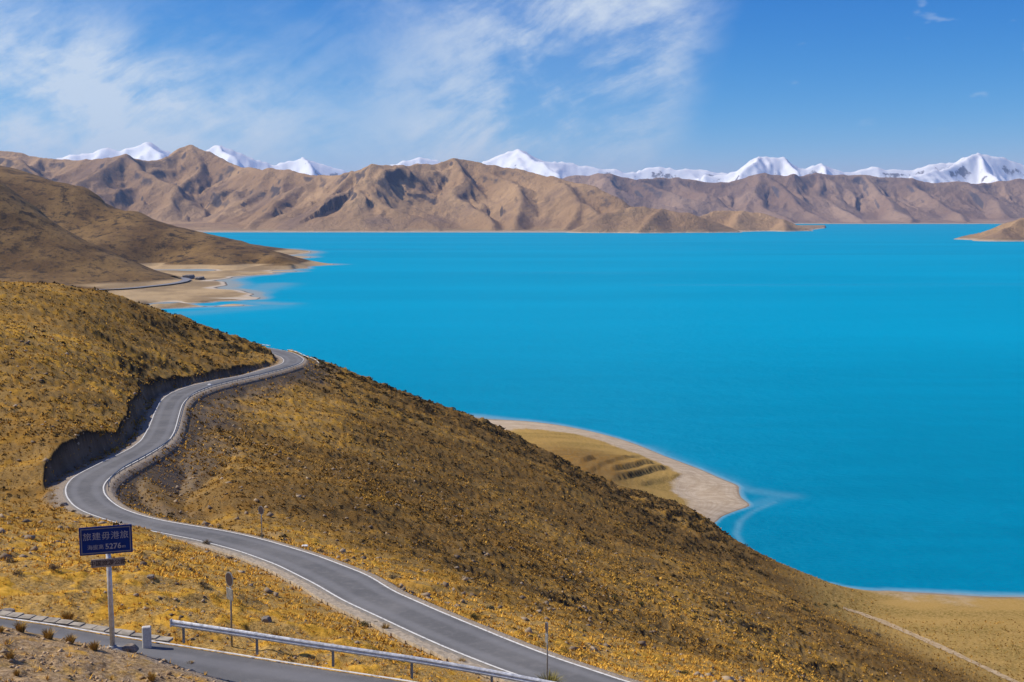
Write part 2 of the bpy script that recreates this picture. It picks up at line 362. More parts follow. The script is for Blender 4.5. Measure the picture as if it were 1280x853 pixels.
# behind the ridge down to the spit and the lake
for x, y, z in [(-40,560,-118),(20,560,-128),(60,545,-134),(95,520,-143),(-20,640,-141),(-60,700,-150)]: cW(x, y, z)
for u, v, D in [(650,546,143.5),(690,565,138.5),(730,590,136.5),(770,612,139),(820,640,144),(860,655,147.6),(740,560,143),(790,580,143.3),(830,600,146),(870,620,148.6)]: cD(u, v, D)
SH = [(560,521),(610,524),(660,527),(700,532),(745,541),(790,554),(830,570),(880,589),(905,600),(923,608),(925,619),(937,632),(912,642),(896,652),(893,668),(915,692),(960,709),(1010,723),(1060,734.5),(1110,738.5),(1170,742),(1280,746.5),(1400,750),(1600,755)]
for u, v in SH: cD(u, v, 150.0)
for u, v in [(700,515),(820,545),(920,580),(960,600),(980,640),(940,670),(1000,690),(1100,725),(1280,728)]: cD(u, v, 157)
for x, y, z in [(-150,1100,-168),(100,1100,-172),(300,1000,-172),(250,650,-165),(400,600,-165)]: cW(x, y, z)
tps = TPS(ctl, 2e-4)
RIDGE = np.array([PD(u, v, D) for u, v, D in [(400,456,56.5),(450,470,63),(500,490,70.5),(560,514,81),(620,535,90.5),(700,575,102),(800,623,116),(900,667,129.5),(1000,714,141.5),(1060,738,147.2)]])
def near_base(x, y):
    z = tps(x, y)
    return z
def near_height(x, y, detail=True):
    """height plus surface masks"""
    sh = x.shape; x = x.ravel(); y = y.ravel()
    z = tps(x, y)
    d, zr, idx, side = near_dist(RC, x, y); d2, zr2, i2, side2 = near_dist(LC, x, y)
    hw = RHW[np.clip(idx, 0, len(RHW) - 1)]
    land = sstep(0.2, 4, z)
    rd = np.minimum(d - hw, d2 - 3.0)            # metres from the paved edges
    away = sstep(.8, 7, rd)
    r = np.hypot(x, y)
    # hill-scale relief, then clump-scale
    dr, _, _, _ = near_dist(resample(RIDGE, 200), x, y, 120)
    rough = .5 + 1.1 * np.exp(-(dr / 50.) ** 2) + .35 * sstep(-.1, .5, noise(x / 55., y / 55., 91))
    flat = sstep(9, 26, z) * .9 + .1             # the shore flats are smooth
    u1 = x * .8 + y * .6; v1 = -x * .6 + y * .8
    h = 2.0 * fbm(x / 62., y / 62., 3, 5) * flat
    h += 1.9 * flat * rough * (ridged(u1 / 30., v1 / 13., 4, 21) - .45)       # rills run down to the right
    h += .8 * flat * rough * fbm(x / 7.5, y / 7.5, 3, 31)
    n1 = noise(x / 1.9, y / 2.2, 41); n2 = noise(x / .85, y / .95, 47); n3 = noise(x / 4.1, y / 4.1, 53)
    clump = sstep(-.05, .55, n1 + .45 * n2 + .3 * n3)
    farw = sstep(120, 260, r)
    h += (.10 + .14 * farw) * clump * (.3 + .7 * flat) + (.09 + .1 * farw) * n2
    h += .06 * noise(x / .38, y / .38, 59) * (1 - sstep(60, 130, r))
    # silhouettes that were traced keep their height
    h *= land * (.12 + .88 * away)
    z = z + h
    # gullies below the hairpin
    for (a, b, wd, hh) in GUL:
        t = np.clip(((x - a[0]) * (b[0] - a[0]) + (y - a[1]) * (b[1] - a[1])) / ((b[0] - a[0]) ** 2 + (b[1] - a[1]) ** 2), 0, 1)
        q = np.hypot(x - a[0] - t * (b[0] - a[0]), y - a[1] - t * (b[1] - a[1]))
        z += hh * np.exp(-(q / wd) ** 2) * (1 - .6 * t) * away
    # cuttings and embankments
    def bench(z, d, zr, w, cut, fill, jit):
        q = np.maximum(d - w, 0)
        lo = zr - .12 - np.maximum(q - .5, 0) * fill; hi = zr - .1 + np.maximum(q - .9 + jit, 0) * cut
        return np.where(d < 55, np.clip(z, lo, np.maximum(hi, lo)), z)
    jit = .6 * noise(x / 9., y / 9., 71) + .2 * noise(x / 2.5, y / 2.5, 72)
    zc = z.copy()
    z = bench(z, d2, zr2, 2.6, 2.6, .8, .55 + jit * .2)
    v_ = idx / max(1, len(RC) - 1)
    gentle = (side > 0) & (idx < IGUT + 25)
    z = np.where(gentle & (d < 40), np.minimum(z, zr - .25 + np.maximum(d - hw - 1.9, 0) * .31 + np.maximum(d - hw - 12, 0) * .55 + .5 * jit * sstep(3, 10, d - hw) + np.maximum(idx - IGUT + 12, 0) * .10 * sstep(0, 4, d - hw)), z)
    rs = (side < 0) & (idx > 70) & (d < 40)
    q_ = np.maximum(d - hw - .9, 0)
    z = np.where(rs, np.minimum(z, zr - .1 - .36 * np.minimum(q_, 11) + np.maximum(q_ - 11, 0) * .5 + .5 * jit * sstep(1, 6, q_)), z)
    z = bench(z, d, zr, hw + .55 + 1.5 * ((side > 0) & (idx > IGUT + 30)), 3.6, .62, jit)
    cut = np.clip((zc - z) / 1.2, 0, 1) * (d < 55); fil = np.clip((z - zc) / .8, 0, 1) * (d < 55)
    fil = np.maximum(fil, rs * sstep(.2, 1.5, q_) * sstep(15, 4, q_ + 6 * noise(x / 9., y / 9., 66)) * .9)
    # wave-cut terraces on the spit
    for T, hh in TERR:
        a, b = T[0], T[-1]; L_ = np.hypot(*(b - a)[:2]); tx, ty = (b - a)[:2] / L_
        s_ = ((x - a[0]) * tx + (y - a[1]) * ty) / L_; q = -(x - a[0]) * ty + (y - a[1]) * tx + 1.2 * noise(x / 14., y / 14., 5)
        z += hh * sstep(-1.2, 1.0, q) * np.exp(-np.clip(q, 0, None) / 16.) * sstep(-.12, .12, s_) * sstep(1.12, .88, s_)
    shoulder = sstep(2.6, .9, rd + .8 * noise(x / 1.7, y / 1.7, 77)) * (rd < 6)
    cut = np.maximum(cut * sstep(.0, .25, cut), 0) * ((idx > IGUT + 20) & (side > 0))
    return [a.reshape(sh) for a in (z, clump, shoulder, cut, fil, n3, rough)]
def g2(a, b): return (PD(*a)[:2], PD(*b)[:2])
GUL = [(*g2((168,585,43.5),(228,640,44.5)), 3.0, 2.4), (*g2((205,585,45),(262,655,44.5)), 3.6, -3.0), (*g2((150,600,43),(190,640,43.5)), 2.2, -1.2)]
TERR = [(np.array([PD(735,598,139), PD(800,566,143)]), 1.6), (np.array([PD(800,612,144.5), PD(850,592,146)]), 1.4), (np.array([PD(766,593,139.5), PD(817,574.5,142)]), 2.8), (np.array([PD(770,605.5,141.5), PD(832,579.5,143.5)]), 2.8), (np.array([PD(726,582,137.5), PD(745,578.5,139.5)]), 2.5)]

def log_rows(*seg):
    r = [seg[0][0]]
    for a, b, st in seg:
        n = max(1, int(math.log(b / a) / st)); r += list(a * np.exp(np.linspace(0, math.log(b / a), n + 1)[1:]))
    return np.array(r)
rr = log_rows((3, 38, .05), (38, 180, .0047), (180, 560, .0047), (560, 900, .006), (900, 1150, .03))
th = np.r_[np.linspace(-62, -25.5, 36)[:-1], np.linspace(-25.2, 25.2, 720), np.linspace(25.5, 62, 36)[1:]]; th = np.radians(th)
RRg, THg = np.meshgrid(rr, th, indexing='ij'); X = RRg * np.sin(THg); Y = RRg * np.cos(THg)
Z, clump, shoulder, cut, fil, nn3, rough = near_height(X, Y)
print('near grid', Z.shape)

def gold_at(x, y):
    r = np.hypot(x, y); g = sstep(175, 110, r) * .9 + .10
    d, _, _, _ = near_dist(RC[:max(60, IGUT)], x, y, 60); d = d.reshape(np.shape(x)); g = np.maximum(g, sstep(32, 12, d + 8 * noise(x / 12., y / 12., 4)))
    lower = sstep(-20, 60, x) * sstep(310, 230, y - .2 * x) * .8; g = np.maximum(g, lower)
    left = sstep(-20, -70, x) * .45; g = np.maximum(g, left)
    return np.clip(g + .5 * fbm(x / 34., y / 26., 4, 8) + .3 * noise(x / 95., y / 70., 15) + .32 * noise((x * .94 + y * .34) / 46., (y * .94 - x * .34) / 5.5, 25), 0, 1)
# ---- near ground material
m = Mat('dry_hillside', .95, .0)
cl_, sh_, cu_, fi_ = m.attr('clump'), m.attr('shoulder'), m.attr('cut'), m.attr('fill')
zz = m.n.new('ShaderNodeSeparateXYZ'); m.l.new(m.pos, zz.inputs[0]); zc = zz.outputs[2]; xc = zz.outputs[0]; yc = zz.outputs[1]
patch = m.noise(.035, 5, .6); p2 = m.noise(.16, 5, .6); p3 = m.noise(1.1, 5, .65); p4 = m.noise(5., 4, .6)
grass = m.mix(m.rng(p3, .35, .65), (.47, .255, .03), (.70, .40, .065))
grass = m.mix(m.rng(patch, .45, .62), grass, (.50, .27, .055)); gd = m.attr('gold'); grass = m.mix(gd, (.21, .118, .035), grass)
soil = m.mix(m.rng(p4, .35, .65), (.30, .18, .05), (.56, .36, .12))
stone = m.mix(m.rng(m.noise(2.3, 4, .6), .4, .6), (.17, .135, .10), (.32, .25, .17))
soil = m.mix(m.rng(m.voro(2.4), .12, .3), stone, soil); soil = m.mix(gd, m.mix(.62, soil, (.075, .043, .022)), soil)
gm = m.math('ADD', m.math('MULTIPLY', cl_, .75), m.math('MULTIPLY', m.rng(p2, .3, .7), .45))
gm = m.rng(m.math('ADD', gm, m.math('MULTIPLY', m.math('SUBTRACT', p4, .5), .5)), .22, .72)
col = m.mix(gm, soil, grass)
# dark cushion plants higher on the steep face
col = m.mix(m.math('MULTIPLY', m.rng(m.noise(.9, 4, .6), .55, .64), m.attr('rough')), col, (.07, .05, .026))
# the bank in front of the camera is bare stony earth
bare = m.math('MULTIPLY', m.attr('bare'), m.rng(p3, .72, .45))
sand = m.mix(m.rng(p4, .35, .7), (.27, .175, .09), (.50, .36, .21))
col = m.mix(bare, col, sand)
# plain by the lake and beach
plain = m.mix(m.rng(m.noise(.02, 5, .6, m.mapping(m.pos, (1, 2.2, 1))), .4, .62), (.37, .235, .065), (.19, .135, .032))
plain = m.mix(m.rng(p3, .3, .7), plain, (.43, .28, .10))
col = m.mix(m.rng(zc, 14, 5), col, plain)
bn = m.math('ADD', zc, m.math('MULTIPLY', m.math('SUBTRACT', m.noise(.03, 6, .7), .5), 2.6))
strand = m.noise(1.0, 3, .6, m.mapping(m.pos, (.012, .03, 5.)))
beach = m.mix(m.rng(strand, .36, .62), (.47, .37, .255), (.54, .44, .315)); beach = m.mix(m.rng(m.noise(.22, 6, .7, m.mapping(m.pos, (.5, 1.3, 1))), .35, .65), m.mix(.45, beach, (.24, .17, .10)), beach)
spit = m.math('MULTIPLY', m.rng(yc, 515, 560), m.rng(xc, -60, -30))
bh = m.math('MULTIPLY_ADD', spit, 3.1, .22)
bmask = m.rng(m.math('SUBTRACT', bn, bh), .5, -.3)
col = m.mix(bmask, col, beach)
wet = m.rng(zc, .35, .05); col = m.mix(m.math('MULTIPLY', wet, .5), col, (.13, .10, .07))
nzz = m.n.new('ShaderNodeSeparateXYZ'); m.l.new(m.geo.outputs['Normal'], nzz.inputs[0]); col = m.mix(m.rng(nzz.outputs[2], .88, .72), col, (.05, .036, .022))  # steep faces are dark earth, with the scarps' shade painted in too
# road cuttings, embankments and verges
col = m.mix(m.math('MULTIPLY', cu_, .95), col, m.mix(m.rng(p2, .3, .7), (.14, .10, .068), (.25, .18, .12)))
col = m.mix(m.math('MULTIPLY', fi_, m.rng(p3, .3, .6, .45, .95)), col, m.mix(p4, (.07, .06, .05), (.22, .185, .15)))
col = m.mix(m.math('MULTIPLY', sh_, .9), col, m.mix(m.rng(p4, .3, .7), (.24, .20, .155), (.42, .35, .27)))
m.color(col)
n1 = m.bump(m.noise(3.2, 6, .7), .55, .35); n2 = m.bump(m.noise(14, 3, .6), .35, .06, n1)
GROUND = m.m
bare = np.exp(-((X + 18) / 17.) ** 4 - ((Y - 43) / 10.5) ** 4) * 1.0
sidx = near_dist(LC, X, Y)
lowside = (sidx[3] < 0).reshape(X.shape) & (sidx[0] < 60).reshape(X.shape)
bare = np.where(lowside, 1., 0.) * sstep(75, 60, Y)
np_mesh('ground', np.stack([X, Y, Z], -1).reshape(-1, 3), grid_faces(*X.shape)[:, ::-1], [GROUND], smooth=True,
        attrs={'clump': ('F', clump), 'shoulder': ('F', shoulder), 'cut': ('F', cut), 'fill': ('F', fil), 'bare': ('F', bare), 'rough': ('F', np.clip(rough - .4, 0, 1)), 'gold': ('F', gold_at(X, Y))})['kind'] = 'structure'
# cheap lookup of the finished ground
lr = np.log(rr)
def gz(x, y):
    x = np.atleast_1d(np.asarray(x, float)); y = np.atleast_1d(np.asarray(y, float))
    r = np.hypot(x, y); t = np.arctan2(x, y); i = np.clip(np.searchsorted(rr, r) - 1, 0, len(rr) - 2); j = np.clip(np.searchsorted(th, t) - 1, 0, len(th) - 2)
    fi = np.clip((r - rr[i]) / (rr[i + 1] - rr[i]), 0, 1); fj = np.clip((t - th[j]) / (th[j + 1] - th[j]), 0, 1)
    return Z[i, j] * (1 - fi) * (1 - fj) + Z[i + 1, j] * fi * (1 - fj) + Z[i, j + 1] * (1 - fi) * fj + Z[i + 1, j + 1] * fi * fj
def hit(u, v, lo=20., hi=900.):
    """where the sight line through a photo pixel first meets the ground (used to plant things)"""
    t = np.exp(np.linspace(math.log(lo), math.log(hi), 6000)); r = ray(u, v); P = r[None] / r[1] * t[:, None]
    g = gz(P[:, 0], P[:, 1]); below = (HC + P[:, 2]) < g; k = int(np.argmax(below))
    return (P[k, 0], P[k, 1], float(g[k])) if below[k] else (P[-1, 0], P[-1, 1], float(g[-1]))

# ================================================================== ROAD SURFACES
def strip(A, B, n=1, dz=0.):
    """quad sheet between two polylines"""
    V = []
    for k in range(n + 1): V.append(A + (B - A) * k / n)
    V = np.stack(V, 1); V[..., 2] += dz; return V.reshape(-1, 3), grid_faces(len(A), n + 1)
m = Mat('asphalt', .9, .1)
a1 = m.noise(.12, 5, .6); a2 = m.noise(1.3, 5, .65); a3 = m.noise(22, 3, .6)
c = m.mix(m.rng(a1, .35, .65), (.125, .125, .125), (.175, .172, .168)); c = m.mix(m.math('MULTIPLY', m.rng(a2, .45, .75), .4), c, (.24, .23, .22))
c = m.mix(m.math('MULTIPLY', m.rng(a3, .4, .6), .25), c, (.07, .07, .075)); 
ve = m.attr('edge'); c = m.mix(m.math('MULTIPLY', m.rng(ve, .72, 1.), m.rng(a2, .3, .6, .2, .8)), c, (.26, .225, .18))
trk = m.rng(m.math('ABSOLUTE', m.math('SUBTRACT', ve, .48)), .26, .05); c = m.mix(m.math('MULTIPLY', trk, .4), c, (.22, .22, .225))
m.color(c); m.bump(a3, .25, .01); ASPH = m.m
m = Mat('road_paint', .6, .4); w1 = m.noise(3, 5, .7); m.color(m.mix(m.rng(w1, .46, .68), (.70, .68, .62), (.34, .32, .29))); PAINT = m.m
m = Mat('worn_road_paint', .7, .3); w1 = m.noise(1.3, 5, .75); m.color(m.mix(m.rng(w1, .40, .58), (.55, .53, .49), (.2, .19, .18))); WPAINT = m.m
def road(name, C, hw, n=14):
    L = offset(C, hw); R = offset(C, -hw if np.isscalar(hw) else -np.asarray(hw)); V, Fc = strip(L, R, n)
    camber = np.tile(.05 * (1 - np.linspace(-1, 1, n + 1) ** 2), len(C)); V[:, 2] += camber
    V[:, 2] -= np.tile(np.where(np.arange(n + 1) % n == 0, .15, 0), len(C))
    e = np.tile(np.abs(np.linspace(-1, 1, n + 1)), len(C))
    o = np_mesh(name, V, Fc, [ASPH], smooth=True, attrs={'edge': ('F', e)}); o['kind'] = 'structure'; return o
road('road', RC, RHW + .45)
road('road', LC, 3.15)
def line(C, off, w, mat, dz=.045):
    A = offset(C, off + w / 2); B = offset(C, off - w / 2); V, Fc = strip(A, B, 1, dz); o = np_mesh('road_line', V, Fc, [mat]); o['kind'] = 'structure'; return o
line(RC, RHW - .02, .21, PAINT); line(RC, -RHW + .02, .21, PAINT); line(LC, 2.9, .15, PAINT); line(LC, -2.8, .12, WPAINT)

# ================================================================== LAKE
m = Mat('lake_water', .18, .05)
sh_ = m.attr('shallow')
w = m.noise(.0012, 4, .5, m.mapping(m.pos, (.35, 1.6, 1))); 
c = m.mix(m.rng(w, .35, .68), (.0, .270, .435), (.0, .305, .485)); zz = m.n.new('ShaderNodeSeparateXYZ'); m.l.new(m.pos, zz.inputs[0]); c = m.mix(m.rng(zz.outputs[1], 1700, 380), c, (.0, .19, .315))  # water painted darker towards the camera, for its weaker reflection there
c = m.mix(m.math('MULTIPLY', m.rng(m.noise(.012, 6, .65, m.mapping(m.pos, (.45, 1.6, 1))), .38, .64), .16), c, (.0, .33, .54)); c = m.mix(m.rng(sh_, .0, .7), c, (.10, .30, .42)); c = m.mix(m.rng(sh_, .6, 1.), c, (.26, .30, .30))
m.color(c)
cd = m.n.new('ShaderNodeCameraData')
w1 = m.noise(.35, 4, .6, m.mapping(m.pos, (.6, 1.5, 1), (0, 0, .3))); w2 = m.noise(.05, 3, .6)
slick = m.noise(.0016, 3, .5, m.mapping(m.pos, (.25, 1.9, 1)))
nrm = m.bump(m.math('ADD', w1, m.math('MULTIPLY', w2, 2.)), .8, .8)
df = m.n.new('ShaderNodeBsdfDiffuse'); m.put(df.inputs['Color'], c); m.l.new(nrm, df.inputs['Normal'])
gl = m.n.new('ShaderNodeBsdfGlossy'); m.put(gl.inputs['Roughness'], .22); m.l.new(nrm, gl.inputs['Normal'])
fr = m.n.new('ShaderNodeFresnel'); fr.inputs['IOR'].default_value = 1.333
k = m.math('MULTIPLY', fr.outputs[0], m.rng(slick, .60, .74, .03, .13)); mx = m.n.new('ShaderNodeMixShader'); m.put(mx.inputs[0], k); m.l.new(df.outputs[0], mx.inputs[1]); m.l.new(gl.outputs[0], mx.inputs[2])
m.l.new(mx.outputs[0], m.n['Material Output'].inputs['Surface'])
WATER = m.m
wr = log_rows((330, 1000, .0062), (1000, 5200, .014), (5200, 60000, .06))
wt = np.radians(np.r_[np.linspace(-62, -24, 20)[:-1], np.linspace(-24, 24, 440), np.linspace(24, 62, 20)[1:]]); WR, WT = np.meshgrid(wr, wt, indexing='ij'); WX = WR * np.sin(WT); WY = WR * np.cos(WT)
wz_near = np.where(WR < 1150, tps(WX, WY), -30)

# ---- middle distance: two dark hills, the bay and its flats
mc = []
def mY(u, v, Y): mc.append(PY(u, v, Y))
def mD(u, v, D): mc.append(PD(u, v, D))
H2S = [(-120,165,2950),(-60,195,2900),(0,229,2850),(40,258,2800),(80,286,2750),(120,309,2700),(160,328,2650),(195,343,2590),(215,350.5,2550)]
H3S = [(-150,192,4700),(-60,196,4450),(0,207,4300),(60,224,4150),(130,250,3950),(200,277,3750),(270,302,3580),(310,315,3480),(345,324,3390),(365,331,3310)]
for q in H2S + H3S: mY(*q)
for u, v, Y in [(0,300,2610),(0,340,2480),(60,330,2540),(60,300,2650),(120,343,2510),(120,325,2600),(-80,300,2560),(-80,340,2420),(170,347,2520)]: mY(u, v, Y)
for u, v, D in [(0,362,127),(60,362,131),(118,361,137),(180,359,145),(212,356,145),(230,350,146),(60,375,146),(120,378,147),(240,362,147.3),(200,375,148),(225,335,146.5),(255,345,147.3),(195,334,145.5),(260,335,146.8),(320,334,147.5),(180,380,148.6),(290,366,148.5)]: mD(u, v, D)
for u, v, Y in [(100,300,3520),(160,312,3460),(220,325,3380),(280,328,3340),(60,270,3750),(330,331.5,3300),(200,300,3560),(130,275,3760)]: mY(u, v, Y)
for u, v, D in [(170,322,142),(195,332,146)]: mD(u, v, D)
MSH = [(150,388),(200,386.5),(250,384),(290,381),(318,375),(326,372.5),(318,368),(300,363),(284,357),(278,352),(290,347.5),(310,345),(345,342.5),(372,339.5),(383,336)]
for u, v in MSH: mD(u, v, 150)
for u, v, Y in [(100,241,4050),(165,264,3850)]: mY(u, v, Y)
for u, v, D in [(215,381,149.1),(255,378.5,149.2),(290,376,149.3),(305,374,149.5),(175,345,146),(200,342,146.5),(210,338,146.8),(240,344,147),(260,340,147.3),(272,348,148.2),(285,342,148.4),(310,340.5,148.6),(240,352,147.2),(262,356,147.8),(270,368,148.2),(345,334,147)]: mD(u, v, D)
for x, y, z in [(-900,1500,-160),(-1600,1800,-20),(-2300,2800,140),(-2900,4600,190),(-1300,4300,-60),(-700,4200,-150),(-300,3900,-165),(-200,3300,-166),(-300,2700,-166),(-400,2350,-165),(-480,2050,-166),(-500,3600,-154),(-900,4000,-120),(-1900,5200,-60),(-900,5200,-160),(-1550,3330,-30),(-1150,3200,-110),(-1000,2900,-128)]: mc.append(np.array([x, y, HC + z]))
for u, v, D in [(120,400,170),(200,395,168),(260,391,165),(320,388,166),(350,380,160),(345,374,158),(335,366,158),(325,358,158),(310,352,156),(330,349,157),(360,346,158),(390,341,158),(400,334,166),(392,330,164),(390,336,155),(386,339,154),(420,345,172),(420,365,175),(400,385,178),(430,330,172)]: mD(u, v, D)
for u, v, D in [(240,376,147.6),(280,374,148.4),(305,371,149),(262,352,148),(268,345,148.2),(262,362,148),(345,337,148.5),(368,336,149)]: mD(u, v, D)
for v in (405, 428):
    for u in (-40, 40, 120, 200, 280, 360, 440, 520): mD(u, v, 172 if u > 60 else 160)
mtps = TPS(mc, 1e-4, 400.)
def mid_height(x, y):
    z = mtps(x, y); hl = sstep(8, 45, z)
    h = hl * (7 * (ridged((x * .75 + y * .65) / 620., (-x * .65 + y * .75) / 210., 4, 5) - .45) + 5 * fbm(x / 60., y / 60., 4, 8))
    h += .9 * fbm(x / 90., y / 90., 4, 12) * sstep(.5, 4, z)
    keep = 1.0
    return z + h * keep, hl
mr = log_rows((1450, 2900, .0034), (2900, 3900, .0032), (3900, 5600, .012)); mt = np.radians(np.linspace(-34, -6.5, 370))
MRg, MTg = np.meshgrid(mr, mt, indexing='ij'); MX = MRg * np.sin(MTg); MY = MRg * np.cos(MTg)
MZ, MH = mid_height(MX, MY)
m = Mat('middle_hills', .95, .1)
zz = m.n.new('ShaderNodeSeparateXYZ'); m.l.new(m.pos, zz.inputs[0]); zc = zz.outputs[2]
p1 = m.noise(.006, 6, .65); p2 = m.noise(.03, 6, .7); p3 = m.noise(.12, 4, .7)
c = m.mix(m.rng(p1, .38, .62), (.12, .07, .028), (.225, .138, .052)); c = m.mix(m.rng(p2, .48, .66), c, (.042, .029, .018)); c = m.mix(m.math('MULTIPLY', m.rng(p3, .5, .7), .6), c, (.04, .03, .02))
fl = m.mix(m.rng(m.noise(.008, 5, .6, m.mapping(m.pos, (1, .5, 1))), .4, .62), (.45, .32, .17), (.27, .19, .10))
c = m.mix(m.rng(m.math('ADD', zc, m.math('MULTIPLY', p1, 8)), 17, 12), c, fl)
c = m.mix(m.rng(m.math('ADD', zc, m.math('MULTIPLY', p1, 1.6)), 2.2, 1.5), c, (.50, .42, .32))
c = m.mix(m.rng(zc, .5, .1), c, (.12, .10, .08)); m.color(c); m.bump(m.noise(.06, 5, .7), .6, 4.)
np_mesh('hills', np.stack([MX, MY, MZ], -1).reshape(-1, 3), grid_faces(*MX.shape)[:, ::-1], [m.m], smooth=True)['kind'] = 'structure'
def mz(x, y): return mid_height(np.atleast_1d(x), np.atleast_1d(y))[0]

# ================================================================== MOUNTAINS
def ridge_field(x, y, ridges, k, base, pw=.8, full=False):
    """terrain as the upper envelope of slopes falling away from crest lines"""
    out = np.full(x.shape, base, np.float64); S_ = np.zeros(x.shape); D_ = np.full(x.shape, 1e4); s0 = 0.
    for R in ridges:
        kk = k
        if isinstance(R, tuple): R, kk = R
        R = np.asarray(R)
        for a, b in zip(R[:-1], R[1:]):
            ab = b - a; L2 = ab[0] ** 2 + ab[1] ** 2 + 1e-9
            t = np.clip(((x - a[0]) * ab[0] + (y - a[1]) * ab[1]) / L2, 0, 1)
            d = np.hypot(x - a[0] - t * ab[0], y - a[1] - t * ab[1]); h = a[2] + t * ab[2]
            e_ = h - kk * d ** pw; w = e_ > out
            if full:
                cr = (x - a[0]) * ab[1] - (y - a[1]) * ab[0]; over = ((x - a[0]) * ab[0] + (y - a[1]) * ab[1]) / math.sqrt(L2)
                over = over - np.clip(over, 0, math.sqrt(L2)); sv = s0 + t * math.sqrt(L2) + np.arctan2(over, np.abs(cr) / math.sqrt(L2) + 1) * 500 + np.sign(cr) * 5e4
                S_ = np.where(w, sv, S_); D_ = np.where(w, d, D_)
            out = np.where(w, e_, out); s0 += math.sqrt(L2)
        s0 += 3e3
    return (out, S_, D_) if full else out
def pts(*q): return np.array([PY(u, v, Y * 1000) for u, v, Y in q])
R1 = [
 pts((-160,205,14),(-60,190,14),(0,187,14),(50,191,13.8),(100,194,13.6),(130,196,13.4),(163,189,13.2),(200,198,13.6),(243,180,14),(275,195,13.6),(300,206,13.2),(345,209,12.6),(400,213,12),(440,208,11.6),(465,201,11.5),(500,204,11.8),(530,202,12),(570,197,12.2),(600,199,12.2),(640,207,12),(670,214,11.8),(700,222,11.5),(740,235,11.2),(780,248,10.9)),
 pts((465,201,11.5),(458,222,11.2),(470,243,10.9),(500,262,10.6),(545,283,10.3)),
 pts((440,208,11.6),(420,235,11.2),(400,262,10.8),(385,285,10.4)),
 pts((570,197,12.2),(590,215,11.7),(570,240,11.2),(600,262,10.8),(615,280,10.4)),
 pts((600,199,12.2),(640,225,11.5),(650,250,11.),(640,275,10.5)),
 pts((670,214,11.8),(705,232,11.2),(725,250,10.8),(718,272,10.5),(700,289,10.2)),
 pts((725,250,10.8),(760,268,10.5),(790,286,10.2)),
 pts((400,213,12),(360,235,11.6),(340,258,11.2),(310,280,10.7)),
 pts((345,209,12.6),(320,235,12.2),(280,255,11.9),(262,275,11.5)),
 pts((243,180,14),(250,205,13.4),(225,228,12.9),(240,252,12.3),(225,270,11.8)),
 pts((243,180,14),(290,212,13.4),(300,235,12.8)),
 pts((163,189,13.2),(185,212,12.7),(215,232,12.3)),
 pts((163,189,13.2),(120,212,12.6),(90,240,12.),(110,262,11.5)),
 pts((50,191,13.8),(40,215,13.),(20,240,12.3)),
 pts((0,187,12),(25,199,11.7),(47,213,11.5),(90,240,11.2)),
 pts((-100,183,12),(0,190,12.0)),
 pts((740,235,11.2),(770,258,10.8),(765,272,10.5)),
]
R1b = [pts((755,262,9.9),(790,252,10),(830,255,10.1),(870,265,10.0),(905,278,9.95),(930,287,9.9)), pts((830,255,10.1),(815,270,9.8),(800,285,9.6)), pts((760,262,9.9),(740,280,9.8)),
 pts((875,268,10.9),(905,260,11),(940,257.5,11),(985,271,10.9),(1020,284,10.8)), pts((940,257.5,11),(930,275,10.6)), pts((985,271,10.9),(975,284,10.5))]
R2 = [
 pts((560,222,21),(640,222,21),(700,217,21),(740,215,21),(790,217,21),(840,217,21.5),(880,222,21.5),(915,221,21.5),(950,215,21.5),(985,218,21.5),(1030,216,22),(1080,213,22),(1125,216,22),(1150,222,22),(1200,227,22),(1240,224,22.5),(1290,221,22.5),(1400,216,23),(1500,220,23)),
 pts((740,215,21),(775,232,20.3),(830,250,19.8),(870,262,19.4)), pts((790,217,21),(845,237,20.3),(910,257,19.8)), pts((840,217,21.5),(880,240,20.6),(880,262,20)),
 pts((950,215,21.5),(940,235,20.8),(960,258,20),(985,275,19.2)), pts((950,215,21.5),(985,240,20.6),(1010,262,19.8),(1035,278,19)),
 pts((1030,216,22),(1025,240,21),(1060,262,20),(1080,277,19.2)), pts((1080,213,22),(1110,240,21),(1120,262,20),(1135,277,19.2)),
 pts((1125,216,22),(1160,240,21.2),(1190,262,20.2),(1200,277,19.3)), pts((1200,227,22),(1230,245,21.3),(1260,265,20.3)), pts((1290,221,22.5),(1300,250,21.5)), pts((700,217,21),(690,245,20.2)),
 pts((1400,216,23),(1380,250,21.5),(1350,270,20.3)),
]
